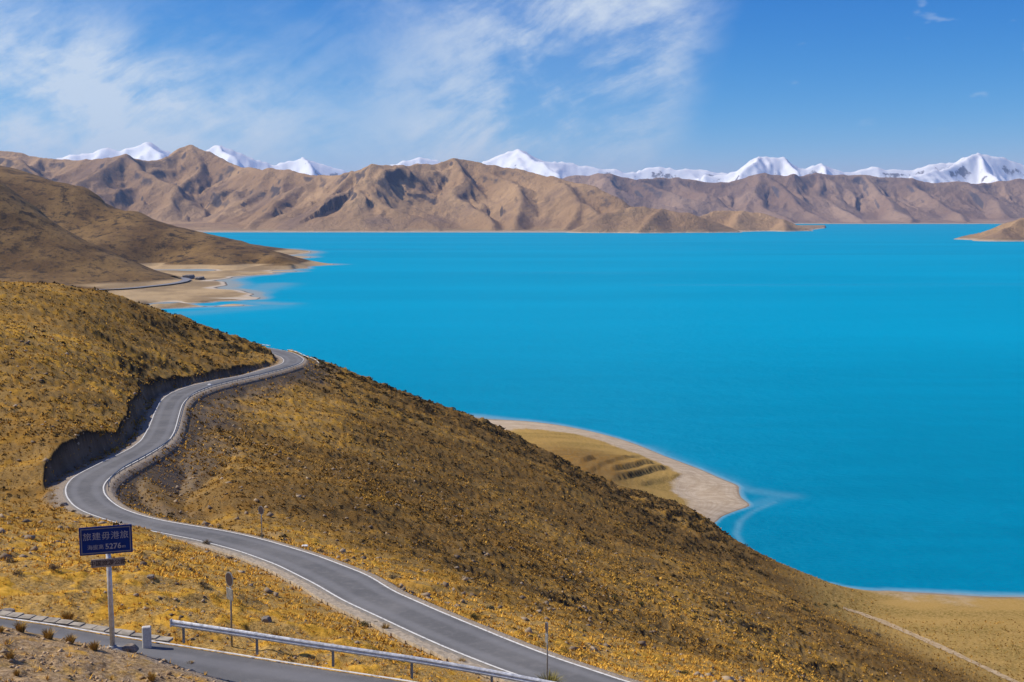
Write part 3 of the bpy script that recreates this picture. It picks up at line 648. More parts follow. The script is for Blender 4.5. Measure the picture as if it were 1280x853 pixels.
R3 = [
 pts((60,200,36),(105,191,36),(130,184.5,36),(150,188,36),(165,184,36),(183,178.5,36),(205,187,36),(230,196,36)),
 pts((240,196,34),(258,186,34),(275,181.5,34),(295,186,34),(318,194,34),(345,204,34),(362,199,34),(383,192,34),(398,199,34),(425,205,34),(450,215,34)),
 pts((490,205,36),(510,197,36),(525,190.5,36),(540,196,36),(560,204,36)),
 pts((590,210,36),(618,197,36),(635,190,36),(650,185,36),(663,190,36),(685,199,36),(720,204,36),(750,207,36),(775,211,36),(800,215,36),(828,207,36),(850,210,36),(875,210,36),(905,213,36)),
 pts((880,220,35),(915,213,35),(935,200,35),(947,194.5,35),(955,196,35),(975,198,35),(984,195.5,35),(995,203,35),(1008,208,35),(1026,205,35),(1040,210,35),(1070,210,35),(1100,205,35),(1115,209,35),(1140,207,35),(1165,202,35),(1185,201,35),(1205,195,35),(1226,189.5,35),(1240,194,35),(1262,199,35),(1290,204,35),(1340,200,35),(1420,210,35),(1500,204,35)),
 pts((947,194.5,35),(935,207,34),(925,222,33)), pts((1226,189.5,35),(1180,208,34),(1140,220,33)), pts((1226,189.5,35),(1240,210,34),(1250,225,33)), pts((650,185,36),(665,200,35),(700,215,34)), pts((984,195.5,35),(1000,215,34)),
 pts((1026,205,35),(1035,218,34)), pts((383,192,34),(390,210,33)), pts((275,181.5,34),(300,200,33)), pts((183,178.5,36),(195,195,35)),
]
def mountain(name, ridges, t0, t1, nt, y0, y1, ny, k, amp, wl, mat, seed, foot=None, keep=.35, gul=1., lid=False, soft=4):
    t = np.linspace(t0, t1, nt); yy = np.linspace(y0, y1, ny); Yg, Tg = np.meshgrid(yy, t, indexing='ij'); Xg = Tg * Yg
    # warp so that spurs wander
    wx_ = wl * .16 * fbm(Xg / wl, Yg / wl, 3, seed + 3); wy_ = wl * .16 * fbm(Xg / wl, Yg / wl, 3, seed + 9)
    env0 = ridge_field(Xg, Yg, ridges, k, -40.)
    env, Sg, Dg = ridge_field(Xg + wx_, Yg + wy_, ridges, k, -40., full=True)
    Zg = env
    if foot:
        sy = np.interp(Tg, [f[0] for f in foot], [f[1] for f in foot]) + 120 * fbm(Xg / 700., Yg / 700., 3, seed + 5)
        apron = np.clip((Yg - sy) / 45., -40, 14) + np.clip((Yg - sy - 630) / 14., 0, 60) * (1 if lid else sstep(.2, .1, Tg))
    depth = np.clip(env, 0, 1e4)
    # soften creases a little (talus) and cut branching gullies into the flanks
    for _ in range(soft):
        env[1:-1] = .25 * env[:-2] + .5 * env[1:-1] + .25 * env[2:]; env[:, 1:-1] = .25 * env[:, :-2] + .5 * env[:, 1:-1] + .25 * env[:, 2:]
    Zg = env
    crest = ridge_field(Xg, Yg, ridges, 3.2 * k, -9999.)
    nearc = np.clip(1 - (env0 - crest) / (amp * 1.5), 0, 1)
    rg = ridged(Xg / wl, Yg / (wl * 1.5), 5, seed, .48)
    Zg = Zg + amp * (rg - .55) * sstep(0, amp * 2.5, depth) * (1 - (1 - keep) * nearc) * 1.0
    Zg = Zg + amp * .22 * fbm(Xg / (wl * .3), Yg / (wl * .3), 5, seed + 30) * sstep(0, amp, depth)
    if foot: Zg = np.maximum(Zg, apron)
    if lid: Zg = np.minimum(Zg, np.clip((Yg - sy) * .62, -40, 9e3))
    q = wl * .30; wob = fbm(Xg / q, Yg / q, 3, seed + 60)
    gu = (1 - np.abs(noise(Sg / q + .5 * wob, Dg / (q * 6), seed + 70)) * 1.8) * .68 + (1 - np.abs(noise(Sg / (q * .36) + .7 * wob, Dg / (q * 2.4), seed + 71)) * 1.8) * .24
    Zg = Zg + gul * amp * .62 * (gu - .62) * sstep(20, wl * .55, Dg) * sstep(0, amp * 1.3, depth)
    if foot: Zg = np.maximum(Zg, apron)
    if lid: Zg = np.minimum(Zg, np.clip((Yg - sy) * .62, -40, 9e3))
    o = np_mesh(name, np.stack([Xg, Yg, Zg], -1).reshape(-1, 3), grid_faces(ny, nt)[:, ::-1], [mat], smooth=True); o['kind'] = 'structure'
    return o, (Xg, Yg, Zg)
def rock_mat(name, lo, hi, rock, shore, sc, zflat, zrange, rockamt=.5):
    m = Mat(name, .95, .08)
    zz = m.n.new('ShaderNodeSeparateXYZ'); m.l.new(m.pos, zz.inputs[0]); zc = zz.outputs[2]
    nz = m.n.new('ShaderNodeSeparateXYZ'); m.l.new(m.geo.outputs['Normal'], nz.inputs[0])
    p1 = m.noise(sc, 6, .62); p2 = m.noise(sc * 4, 6, .68); p3 = m.noise(sc * 30, 7, .75)
    c = m.mix(m.rng(p1, .36, .64), lo, hi); c = m.mix(m.math('MULTIPLY', m.rng(p2, .42, .7), .5), c, tuple(v * .72 for v in lo)); c = m.mix(m.math('MULTIPLY', m.rng(m.noise(sc * 1.7, 5, .6), .5, .66), .45), c, (.19, .135, .115))
    # outcrops: where it is steep and where noise says so
    steep = m.rng(nz.outputs[2], .80, .52); rk = m.math('ADD', m.math('MULTIPLY', steep, .55), m.math('ADD', m.math('SUBTRACT', p2, .13), m.math('MULTIPLY', p3, .6)))
    c = m.mix(m.math('MULTIPLY', m.rng(rk, .93 - .25 * rockamt, 1.28 - .25 * rockamt), .85), c, rock)
    zb = m.math('ADD', zc, m.math('MULTIPLY', p1, zrange)); c = m.mix(m.rng(zb, zflat + zrange * .9, zflat + zrange * .4), c, m.mix(m.rng(p2, .35, .65), shore, tuple(v * .72 for v in shore)))
    c = m.mix(m.rng(zc, 12, 5), c, (.52, .42, .30))
    m.color(c); m.bump(m.noise(sc * 10, 8, .72), .9, .06 / sc); return m.m
M1 = rock_mat('brown_mountain', (.34, .215, .12), (.52, .34, .185), (.075, .068, .078), (.42, .29, .165), .0011, 8, 60, .75)
M2 = rock_mat('distant_mountain', (.30, .195, .135), (.46, .315, .215), (.11, .10, .115), (.36, .25, .16), .0008, 8, 60, .7)
m = Mat('snow_mountain', .7, .2)
nz = m.n.new('ShaderNodeSeparateXYZ'); m.l.new(m.geo.outputs['Normal'], nz.inputs[0]); zz = m.n.new('ShaderNodeSeparateXYZ'); m.l.new(m.pos, zz.inputs[0])
p1 = m.noise(.0026, 9, .74); p2 = m.noise(.0006, 6, .65)
r_ = m.math('ADD', m.math('ADD', p1, m.math('MULTIPLY', p2, .5)), m.rng(nz.outputs[2], .70, .38, 0, .36)); r_ = m.math('SUBTRACT', r_, m.rng(zz.outputs[2], 1150, 1800, 0, .22))
m.color(m.mix(m.rng(r_, .84, .92), (.86, .87, .9), (.24, .22, .23))); m.bump(m.noise(.002, 6, .7), .5, 40.); M3 = m.m
mountain('mountains', R1 + R1b, -.58, .34, 780, 9300, 15200, 240, 2.15, 210, 1150, M1, 11, keep=.22, foot=[(-.6, 10100), (.03, 9950), (.06, 10000), (.19, 10250), (.2, 10500), (.245, 11050), (.26, 13000), (.262, 30000)])
mountain('mountains', R2, -.02, .66, 640, 18600, 24500, 160, 2.0, 300, 1700, M2, 44, keep=.22, foot=[(-.05, 18800), (.3, 18780), (.7, 18800)], lid=True)
mountain('snow_mountains', R3, -.52, .66, 800, 31500, 39000, 120, 3.0, 420, 2200, M3, 77, keep=.18, soft=0)
# olive point on the far right shore
R4 = [pts((1232,284,7.2),(1250,275,7.2),(1280,268,7.2),(1340,255,7.3),(1420,240,7.4)), pts((1280,268,7.2),(1250,285,6.8))]
mountain('hills', R4, .355, .66, 200, 6300, 8200, 80, 1.3, 30, 500, M1, 91)

# shallow water: bathymetry of both terrains plus drowned bars
wz_mid = np.full(WX.shape, -30.); mm = (WR > 1450) & (WR < 5600) & (np.degrees(WT) < -6.5) & (np.degrees(WT) > -34)
wz_mid[mm] = mtps(WX[mm], WY[mm])
sh = np.maximum(.8 * sstep(-1.0, -.02, wz_near) * (WR < 1150), sstep(-9, -.3, wz_mid))
def bar(pl, wd, amt):
    P = np.array([PD(u, v, 150) for u, v in pl]); d, _, _, _ = near_dist(resample(P, 80), WX, WY, 400); d = d.reshape(WX.shape)
    return amt * np.exp(-(d / wd) ** 2)
sh = np.maximum(sh, bar([(880,590),(915,604),(940,614)], 7, .35)); sh = np.maximum(sh, bar([(925,612),(945,614),(968,618),(985,620)], 9, .38)); sh = np.maximum(sh, bar([(937,632),(955,628),(972,622)], 8, .3))
sh = np.maximum(sh, bar([(968,628),(940,640),(925,652),(920,668),(932,688)], 2.2, .42))
sh = np.maximum(sh, bar([(800,560),(850,582),(900,602)], 12, .5))
sh = np.maximum(sh, bar([(318,378),(340,380),(352,380)], 34, .7)); sh = np.maximum(sh, bar([(230,392),(280,388),(330,384)], 55, .35)); sh = np.maximum(sh, bar([(322,362),(345,355)], 50, .6))
sh = sh * (1 + .25 * fbm(WX / 40., WY / 40., 3, 3))
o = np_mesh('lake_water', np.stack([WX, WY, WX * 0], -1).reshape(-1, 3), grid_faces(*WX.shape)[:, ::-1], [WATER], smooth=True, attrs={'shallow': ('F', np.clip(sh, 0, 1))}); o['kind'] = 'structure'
# lake bed reaching the horizon
m = Mat('lake_bed', .95, .1); m.color(m.mix(m.rng(m.noise(.0005, 4), .4, .6), (.22, .16, .10), (.28, .21, .14)))
a = np.linspace(0, 2 * np.pi, 97)[:-1]; V = [(0, 0, -46.)] + [(75000 * math.cos(t), 75000 * math.sin(t), -46.) for t in a]
np_mesh('lake_bed', V, [(0, 1 + i, 1 + (i + 1) % 96) for i in range(96)], [m.m])['kind'] = 'structure'
#OBJECTS
# ================================================================== SCATTERED GRASS AND STONES
def sample_ground(n, r0, r1, p, seed, tmax=25.5):
    g = np.random.default_rng(seed); q = g.random(n)
    e = 2 - p; r = (r0 ** e + q * (r1 ** e - r0 ** e)) ** (1 / e) if abs(e) > 1e-6 else r0 * (r1 / r0) ** q
    t = np.radians(g.uniform(-tmax, tmax, n)); x = r * np.sin(t); y = r * np.cos(t)
    d, _, idx, _ = near_dist(RC, x, y); d2, _, _, _ = near_dist(LC, x, y); rd = np.minimum(d - RHW[np.clip(idx, 0, len(RHW) - 1)], d2 - 2.6)
    z = gz(x, y); k = (rd > 1.25) & (z > 1.5) & ~((z < 9) & (y > 500)); return x[k], y[k], z[k], r[k], g, rd[k]
m = Mat('dry_grass', .85, .0)
t_, h_ = m.attr('tint'), m.attr('gold')
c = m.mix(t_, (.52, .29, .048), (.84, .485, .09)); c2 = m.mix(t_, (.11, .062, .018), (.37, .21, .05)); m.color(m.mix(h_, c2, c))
GRASS = m.m
def tussocks(name, n, r0, r1, p, seed, nb, size, wid):
    x, y, z, r, g, rd = sample_ground(n, r0, r1, p, seed)
    pat = .5 + .5 * noise(x / 3.2, y / 3.2, 53) + .35 * noise(x / 17., y / 17., 57)
    k = g.random(len(x)) < np.clip(.12 + 1.15 * pat, .04, 1); x, y, z, r = x[k], y[k], z[k], r[k]; N = len(x)
    sz = size[0] + (size[1] - size[0]) * g.random(N) ** 1.7; gold = np.clip(gold_at(x, y) + .2 * g.standard_normal(N), 0, 1)
    bareb = (near_dist(LC, x, y)[3] < 0) & (y < 75); sz = np.where(bareb, sz * (g.random(N) < .12), sz); kk = sz > 0; x, y, z, sz, gold = x[kk], y[kk], z[kk], sz[kk], gold[kk]; N = len(x)
    ang = g.random((N, nb)) * 2 * np.pi; lean = .15 + .75 * g.random((N, nb)); ln = sz[:, None] * (.6 + .5 * g.random((N, nb)))
    bx = x[:, None] + np.cos(ang) * sz[:, None] * .22 * g.random((N, nb)); by = y[:, None] + np.sin(ang) * sz[:, None] * .22 * g.random((N, nb)); bz = np.repeat(z[:, None] - .04, nb, 1)
    tx = bx + np.cos(ang) * ln * lean; ty = by + np.sin(ang) * ln * lean; tz = bz + ln * np.sqrt(np.maximum(1 - lean ** 2 * .8, .1)) * .85
    pa = ang + np.pi / 2 + g.uniform(-.6, .6, (N, nb)); w = wid * sz[:, None] * (.7 + .6 * g.random((N, nb)))
    A = np.stack([bx + np.cos(pa) * w, by + np.sin(pa) * w, bz], -1); B = np.stack([bx - np.cos(pa) * w, by - np.sin(pa) * w, bz], -1); T = np.stack([tx, ty, tz], -1)
    V = np.stack([A, B, T], 2).reshape(-1, 3); Fc = np.arange(len(V)).reshape(-1, 3)
    tint = np.repeat(np.clip(g.random((N, nb)) * .7 + .15 + .3 * g.standard_normal(N)[:, None] * .6, 0, 1).reshape(-1), 3); gd = np.repeat(gold, nb * 3)
    o = np_mesh(name, V, Fc, [GRASS], attrs={'tint': ('F', tint), 'gold': ('F', gd)}); print(name, N, len(Fc)); return o
for a, l in [(('dry_grass', 40000, 38, 95, 1.0, 101, 8, (.10, .36), .085), 'straw yellow tussock grass on the near slope between the two roads'),
             (('dry_grass', 76000, 90, 240, 1.15, 102, 5, (.18, .55), .19), 'golden brown tussock grass around the winding road'),
             (('dry_grass', 92000, 220, 560, 1.3, 103, 3, (.28, .8), .32), 'brown tufted grass over the upper hillside above the lake')]:
    tag(tussocks(*a), l, 'grass', kind='stuff')
m = Mat('field_stone', .9, .2); pn = m.noise(.8, 3); m.color(m.mix(m.rng(m.attr('tint'), 0, 1), (.15, .11, .075), (.38, .29, .19))); STONE = m.m
def stones(n, r0, r1, p, seed, size, only=None):
    x, y, z, r, g, rd = sample_ground(n, r0, r1, p, seed)
    k = g.random(len(x)) < np.clip(.35 + .9 * noise(x / 9., y / 9., 63), .06, 1); x, y, z = x[k], y[k], z[k]; N = len(x)
    sz = size[0] + (size[1] - size[0]) * g.random(N) ** 3
    base = np.array([(1,0,0),(0,1,0),(-1,0,0),(0,-1,0),(0,0,1),(0,0,-1)], float); V = base[None] * (.7 + .6 * g.random((N, 6, 1))) + .25 * g.standard_normal((N, 6, 3)); V[:, :, 2] *= .62
    a = g.random(N) * 6.28; c_, s_ = np.cos(a), np.sin(a); vx = V[..., 0] * c_[:, None] - V[..., 1] * s_[:, None]; vy = V[..., 0] * s_[:, None] + V[..., 1] * c_[:, None]
    V = np.stack([vx, vy, V[..., 2]], -1) * sz[:, None, None]; V += np.stack([x, y, z + sz * .18], -1)[:, None]
    f = np.array([(0,1,4),(1,2,4),(2,3,4),(3,0,4),(1,0,5),(2,1,5),(3,2,5),(0,3,5)]); Fc = (f[None] + 6 * np.arange(N)[:, None, None]).reshape(-1, 3)
    o = np_mesh('stones', V.reshape(-1, 3), Fc, [STONE], attrs={'tint': ('F', np.repeat(g.random(N), 6))}); return o
tag(stones(9000, 38, 120, .9, 201, (.04, .20)), 'loose grey brown stones strewn over the near slope and bank', 'stones', kind='stuff')
tag(stones(9000, 110, 330, 1.2, 202, (.12, .6)), 'scattered stones and low outcrops over the far hillside', 'stones', kind='stuff')

m = Mat('dark_scrub', .95, .1); m.color(m.mix(m.attr('tint'), (.04, .032, .016), (.13, .09, .04))); SCRUB = m.m
def scrub(n, seed):
    x, y, z, r, g, rd = sample_ground(n, 150, 560, 1.2, seed); dr = near_dist(resample(RIDGE, 200), x, y, 160)[0]
    pat = noise((x * .96 + y * .28) / 30., (y * .96 - x * .28) / 7., 81) + .45 * noise(x / 5., y / 3., 82); k = (g.random(len(x)) < np.clip(.12 + 1.1 * np.exp(-(dr / 48.) ** 2), 0, 1)) & (pat > .10) & (rd > 4) & (z > 16); x, y, z, r = x[k], y[k], z[k], r[k]; N = len(x)
    sz = (.22 + .75 * g.random(N) ** 2) * np.clip(r / 330., .6, 1.2); nb = 9; a = g.random((N, nb)) * 6.283; rad = np.sqrt(g.random((N, nb))); cx = np.cos(a) * rad; cy = np.sin(a) * rad; cz = (1 - rad ** 2) * .55 + .05
    c = np.stack([cx, cy, cz], -1); u = g.standard_normal((N, nb, 3)); u /= np.linalg.norm(u, axis=-1, keepdims=True); w = np.cross(u, g.standard_normal((N, nb, 3))); w /= np.linalg.norm(w, axis=-1, keepdims=True)
    V = np.stack([c + u * .42, c - u * .3 + w * .38, c - u * .3 - w * .38], 2) * sz[:, None, None, None] + np.stack([x, y, z], -1)[:, None, None]; V = V.reshape(-1, 3)
    return np_mesh('dark_scrub', V, np.arange(len(V)).reshape(-1, 3), [SCRUB], attrs={'tint': ('F', np.repeat(g.random(N), nb * 3))})
tag(scrub(110000, 301), 'dark low cushion scrub in streaks along the falling ridge above the spit', 'scrub', kind='stuff')
m = Mat('clod_earth', .95, .05); m.color(m.mix(m.attr('tint'), (.26, .17, .09), (.56, .41, .25))); STONE0 = STONE; STONE = m.m
def clods(n, seed):
    x, y, z, r, g, rd = sample_ground(n, 34, 66, .5, seed); k = (near_dist(LC, x, y)[3] < 0) & (g.random(len(x)) < .35 + .6 * noise(x / 2.5, y / 2.5, 6)); x, y, z = x[k], y[k], z[k]; N = len(x)
    sz = .03 + .11 * g.random(N) ** 3; base = np.array([(1,0,0),(0,1,0),(-1,0,0),(0,-1,0),(0,0,1),(0,0,-1)], float); V = (base[None] * (.7 + .6 * g.random((N, 6, 1))) + .25 * g.standard_normal((N, 6, 3))) * sz[:, None, None]; V[:, :, 2] *= .7; V += np.stack([x, y, z + sz * .2], -1)[:, None]
    f = np.array([(0,1,4),(1,2,4),(2,3,4),(3,0,4),(1,0,5),(2,1,5),(3,2,5),(0,3,5)]); return np_mesh('earth_clods', V.reshape(-1, 3), (f[None] + 6 * np.arange(N)[:, None, None]).reshape(-1, 3), [STONE], attrs={'tint': ('F', np.repeat(g.random(N), 6))})
tag(clods(20000, 401), 'crumbly sand coloured clods covering the bank under the blue sign', 'earth', kind='stuff'); STONE = STONE0
# ================================================================== SMALL MATERIALS
def flat_mat(name, col, rough=.6, spec=.4, metal=0., var=.12, sc=4.):
    m = Mat(name, rough, spec, metal); c2 = tuple(v * (1 - var * 2) for v in col); m.color(m.mix(m.rng(m.noise(sc, 5, .65), .35, .65), c2, col)); m.put(m.b.inputs['Roughness'], m.rng(m.noise(sc * 2, 3), .3, .7, rough - .1, min(1, rough + .12))); return m.m
STEEL = flat_mat('galvanised_steel', (.66, .68, .71), .4, .5, .35, .16, 3.)
STEELD = flat_mat('weathered_steel', (.30, .31, .32), .55, .5, .4, .2, 6.)
BLUE = flat_mat('blue_sign_face', (.008, .034, .19), .6, .1, 0, .1, 2.)
WHITE = flat_mat('white_lettering', (.42, .43, .47), .6, .3, 0, .2, 14.)
RIM = flat_mat('sign_rim', (.20, .21, .25), .5, .4, 0, .1, 8.)
BROWN = flat_mat('faded_brown_plate', (.33, .29, .25), .7, .3, 0, .15, 9.)
DARK = flat_mat('dark_lettering', (.05, .035, .04), .7, .3, 0, .1, 9.)
CONC = flat_mat('concrete', (.42, .385, .33), .9, .2, 0, .2, 3.)
CONCW = flat_mat('pale_stone_post', (.66, .63, .57), .85, .2, 0, .1, 9.)
CONCD = flat_mat('rough_concrete', (.30, .25, .20), .95, .1, 0, .25, 4.)
GUT = flat_mat('sandy_concrete', (.50, .41, .29), .9, .15, 0, .2, 2.5)
KERB = flat_mat('pale_kerb_concrete', (.42, .37, .29), .9, .15, 0, .2, 1.6)
REFL = flat_mat('white_reflector', (.75, .75, .72), .4, .5, 0, .05, 9.)

def text_mesh(name, body, size, mat, parent, loc, spacing=1.0, extr=.006, bold=.0):
    cu = bpy.data.curves.new(name, 'FONT'); cu.body = body; cu.size = size; cu.extrude = extr; cu.offset = bold; cu.align_x = 'CENTER'; cu.align_y = 'CENTER'; cu.space_character = spacing; cu.resolution_u = 3
    t = bpy.data.objects.new(name, cu); COL.objects.link(t); bpy.context.view_layer.update()
    dg = bpy.context.evaluated_depsgraph_get(); me = bpy.data.meshes.new_from_object(t.evaluated_get(dg)); bpy.data.objects.remove(t)
    me.materials.clear(); me.materials.append(mat); o = bpy.data.objects.new(name, me); COL.objects.link(o); o.parent = parent; o.location = loc; o.rotation_euler = (math.pi / 2, 0, 0); return o
def rock_bm(seed, sx, sy, sz, sub=2, rough=.3):
    bm = bmesh.new(); bmesh.ops.create_icosphere(bm, subdivisions=sub, radius=1); g = random.Random(seed); ph = [g.uniform(0, 9) for _ in range(6)]
    for v in bm.verts:
        c = v.co; n = 1 + rough * (math.sin(c.x * 3.1 + ph[0]) * .4 + math.sin(c.y * 4.3 + ph[1]) * .35 + math.sin(c.z * 5 + ph[2]) * .3 + g.uniform(-.4, .4))
        c *= n; c.x = max(-.8, min(.85, c.x)); c.y = max(-.8, min(.8, c.y)); c.z = max(-.8, min(.75, c.z)); v.co = (c.x * sx, c.y * sy, c.z * sz)
    return bm

# ------------------------------------------------------------------ blue place-name sign
bx_, by_, bz_ = hit(141, 811); dist = by_
sc_ = math.hypot(by_, HC - bz_) / F0 * 1.0           # metres per photo pixel there
sc_ = (by_ * CA + (HC - bz_) * SA) / F0
print('sign at', bx_, by_, bz_, 'm/px', sc_)
yaw = math.radians(15)
sg = empty('road_sign', (bx_, by_, bz_), yaw, label='blue place-name sign on a tall steel pole beside the lower road', cat='road sign')
sg.rotation_euler = (0, math.radians(-.6), yaw)
Hs = 157 * sc_ / CA * 1.0                              # whole height
pw, ph_ = 60 * sc_ / math.cos(yaw), 35 * sc_ / CA
MB().cyl((0, 0, -.2), (0, 0, Hs - .12), .115, .105, 20).build('pole', STEEL, sg, True)
panel = MB().box((-.06, -.15, Hs - ph_ / 2), (pw, .05, ph_), bev=.012).build('sign_panel', BLUE, sg)
def frame(w, h, t, y, cz, cx=-.06):
    b = MB(); d = .012
    b.box((cx, y, cz + h / 2), (w + t, d, t)).box((cx, y, cz - h / 2), (w + t, d, t)).box((cx - w / 2, y, cz), (t, d, h - t)).box((cx + w / 2, y, cz), (t, d, h - t)); return b
frame(pw - .17, ph_ - .17, .045, -.18, Hs - ph_ / 2).build('border', RIM, panel)
cz_ = Hs - ph_ / 2
text_mesh('lettering', '旅建毋港旅', .37 * pw / 2.2, WHITE, panel, (-.06, -.178, cz_ + ph_ * .14), 1.08, .004, .0)
text_mesh('lettering', '海拔高', .23 * pw / 2.2, WHITE, panel, (-.06 - pw * .20, -.178, cz_ - ph_ * .24), 1.0, .004, .0)
text_mesh('lettering', '5276', .34 * pw / 2.2, WHITE, panel, (-.06 + pw * .135, -.178, cz_ - ph_ * .235), 1.0, .004, .006)
text_mesh('lettering', 'm', .20 * pw / 2.2, WHITE, panel, (-.06 + pw * .335, -.178, cz_ - ph_ * .26), 1.0, .004, .002)
b = MB()
for dz in (-.28, .28): b.box((0, -.115, cz_ + dz * ph_), (pw * .85, .03, .07))
b.build('mounting_rail', STEELD, sg)
z2 = Hs - ph_ - 11 * sc_
plate = MB().box((-.02, -.16, z2), (40 * sc_, .04, 10.5 * sc_), bev=.01).build('lower_plate', BROWN, sg)
text_mesh('lettering', '中国旅游公路', .26 * pw / 2.2, DARK, plate, (-.02, -.183, z2 - .01), .98, .003, .004)
MB().cyl((0, 0, -.05), (0, 0, .14), .2, .17, 16).build('base_collar', STEELD, sg, True)
b = MB(); b.bm.free(); b.bm = rock_bm(4, .75, .5, .28); b.bm.transform(Matrix.Translation((.0, .0, -.16))); b.build('concrete_footing', CONC, sg)
b = MB(); b.bm.free(); b.bm = rock_bm(8, .45, .4, .3); b.bm.transform(Matrix.Translation((.72, .05, -.14))); b.build('broken_slab', CONCD, sg)
# ------------------------------------------------------------------ stone post
kx, ky, kz = hit(184, 813); s2 = (ky * CA + (HC - kz) * SA) / F0
kp = empty('stone_post', (kx, ky, kz), .25, label='short white stone marker post right of the blue sign', cat='marker post')
hp = 30.5 * s2 / CA; wp = 11 * s2
b = MB(); b.box((0, 0, hp / 2 - .05), (wp, wp * .62, hp + .1), bev=.04); b.build('post', CONCW, kp)
b = MB(); b.bm.free(); b.bm = rock_bm(12, .62, .45, .32); b.bm.transform(Matrix.Translation((.1, 0, -.2))); b.build('base_block', CONCD, kp)
b = MB(); b.bm.free(); b.bm = rock_bm(15, .5, .42, .36); b.bm.transform(Matrix.Translation((.72, -.02, -.22))); b.build('base_block', CONCD, kp)

# ------------------------------------------------------------------ guardrails
def wbeam(P, top, hgt=.31, bulge=.085, faceto=1, thick=.012):
    """corrugated steel beam along polyline P (ground points), its crown at height top"""
    prof = [(0, 0), (.012, .02), (bulge, .075), (bulge, .105), (.02, .145), (.02, .165), (bulge, .205), (bulge, .235), (.012, .29), (0, .31)]
    prof = [(a * faceto, b * hgt / .31) for a, b in prof]
    back = [(a - thick * faceto, b) for a, b in prof[::-1]]; pr = prof + back
    n = offset(P, 1.)[:, :2] - P[:, :2]; rows = []
    for a, b in pr:
        Q = P.copy(); Q[:, :2] += n * a; Q[:, 2] += top - hgt + b; rows.append(Q)
    V = np.stack(rows, 1); k = len(pr); i = np.arange((len(P) - 1) * k); r = i // k; c = i % k; a = r * k + c; b2 = r * k + (c + 1) % k
    F_ = np.stack([a, b2, b2 + k, a + k], 1); return V.reshape(-1, 3), F_
def rail_thing(P, label, group, top=.85, step=4., faceto=-1, refl=True, mat=None, pmat=None, hgt=.31, post=.12, endcap=True):
    d = np.r_[0, np.cumsum(np.hypot(*np.diff(P[:, :2], axis=0).T))]; o3 = P[0].copy()
    g = empty('guardrail', tuple(o3), label=label, cat='guardrail', group=group)
    V, F_ = wbeam(P - o3, top, hgt, .085, faceto); be = np_mesh('rail', V, F_, [mat or STEEL], g, smooth=False)
    t = np.gradient(P[:, :2], axis=0); a0 = math.atan2(t[0, 1], t[0, 0])
    pm = MB().box((0, 0, top / 2 - .15), (post, post * .8, top + .25), bev=.01).box((0, -faceto * -.085, top - hgt / 2), (post * .9, .09, hgt * .7)); first = None; rf = None
    for s_ in np.arange(.6, d[-1], step):
        q = np.array([np.interp(s_, d, P[:, k]) for k in range(3)]); tt = [np.interp(s_, d, t[:, k]) for k in range(2)]; nn = np.array([-tt[1], tt[0]]); nn /= np.linalg.norm(nn)
        q[:2] -= nn * faceto * .11; q -= o3; ang = math.atan2(tt[1], tt[0])
        if first is None: first = pm.build('post', pmat or STEELD, g); p = first
        else: p = first.copy(); COL.objects.link(p); p.parent = g
        p.location = q; p.rotation_euler = (0, 0, ang)
    if endcap:
        MB().box((-.02, 0, top - hgt / 2), (.05, .22, hgt * 1.15), rot=Matrix.Rotation(a0, 3, 'Z'), bev=.015).build('end_cap', mat or STEEL, g)
    return g
def along(P, cond):
    k = [i for i in range(len(P)) if cond(*px(P[i]))]; return P[k[0]:k[-1] + 1]
def on_ground(P, mix=1., dz=0.):
    P = P.copy(); P[:, 2] = P[:, 2] * (1 - mix) + mix * gz(P[:, 0], P[:, 1]) + dz; return P
LRL = resample(offset(LC, 3.85), 260); LRL = LRL[[i for i in range(len(LRL)) if px(LRL[i])[0] > 213]]
LRL = resample(smooth(LRL, 4), 60)
rail_thing(LRL, 'long galvanised crash barrier along the outer edge of the lower road', None, top=.93, hgt=.36, step=4.1)
MRR = offset(RC, -(RHW + .75)); up = np.array([px(p)[1] for p in MRR])
i0 = int(np.argmin(np.abs(up - 614) + 50 * (up > 640))); i1 = int(np.argmin(np.abs(np.array([px(p)[0] for p in MRR]) - 374) + 100 * (up < 455) + 100 * (up > 470)))
ib = int(np.argmin(np.abs(up - 552) ))
print('rail idx', i0, ib, i1, len(MRR))
rail_thing(smooth(MRR[i0:ib], 3), 'low grey guardrail curving round the inside of the hairpin bend', 'guardrails along the lake side of the winding road', top=.8, mat=STEELD, hgt=.22)
rail_thing(smooth(MRR[ib + 2:i1], 3), 'guardrail beside the middle straight above the shaded rubble slope', 'guardrails along the lake side of the winding road', top=.8, mat=STEELD, hgt=.22)
ob = resample(np.array([PD(u, v + 3.2, D) for u, v, D in [(404,458,56.9),(400,454.5,56.4),(393,449.5,55.6),(385,445,55),(376,441,54.6),(366,438.2,54.3),(359,436.6,54.2)]]), 40)
rail_thing(smooth(on_ground(ob, .7), 3), 'white topped guardrail on the outer curve where the road meets the lake view', 'guardrails at the far bend', top=1.0, mat=REFL, hgt=.26)
i2 = int(np.argmin(np.abs(np.array([px(p)[0] for p in MRR]) - 338) + 100 * (up > 440)))
rail_thing(smooth(MRR[i2:], 2), 'short pale guardrail showing past the hill crest beyond the far bend', 'guardrails at the far bend', top=1.0, mat=REFL, hgt=.26)

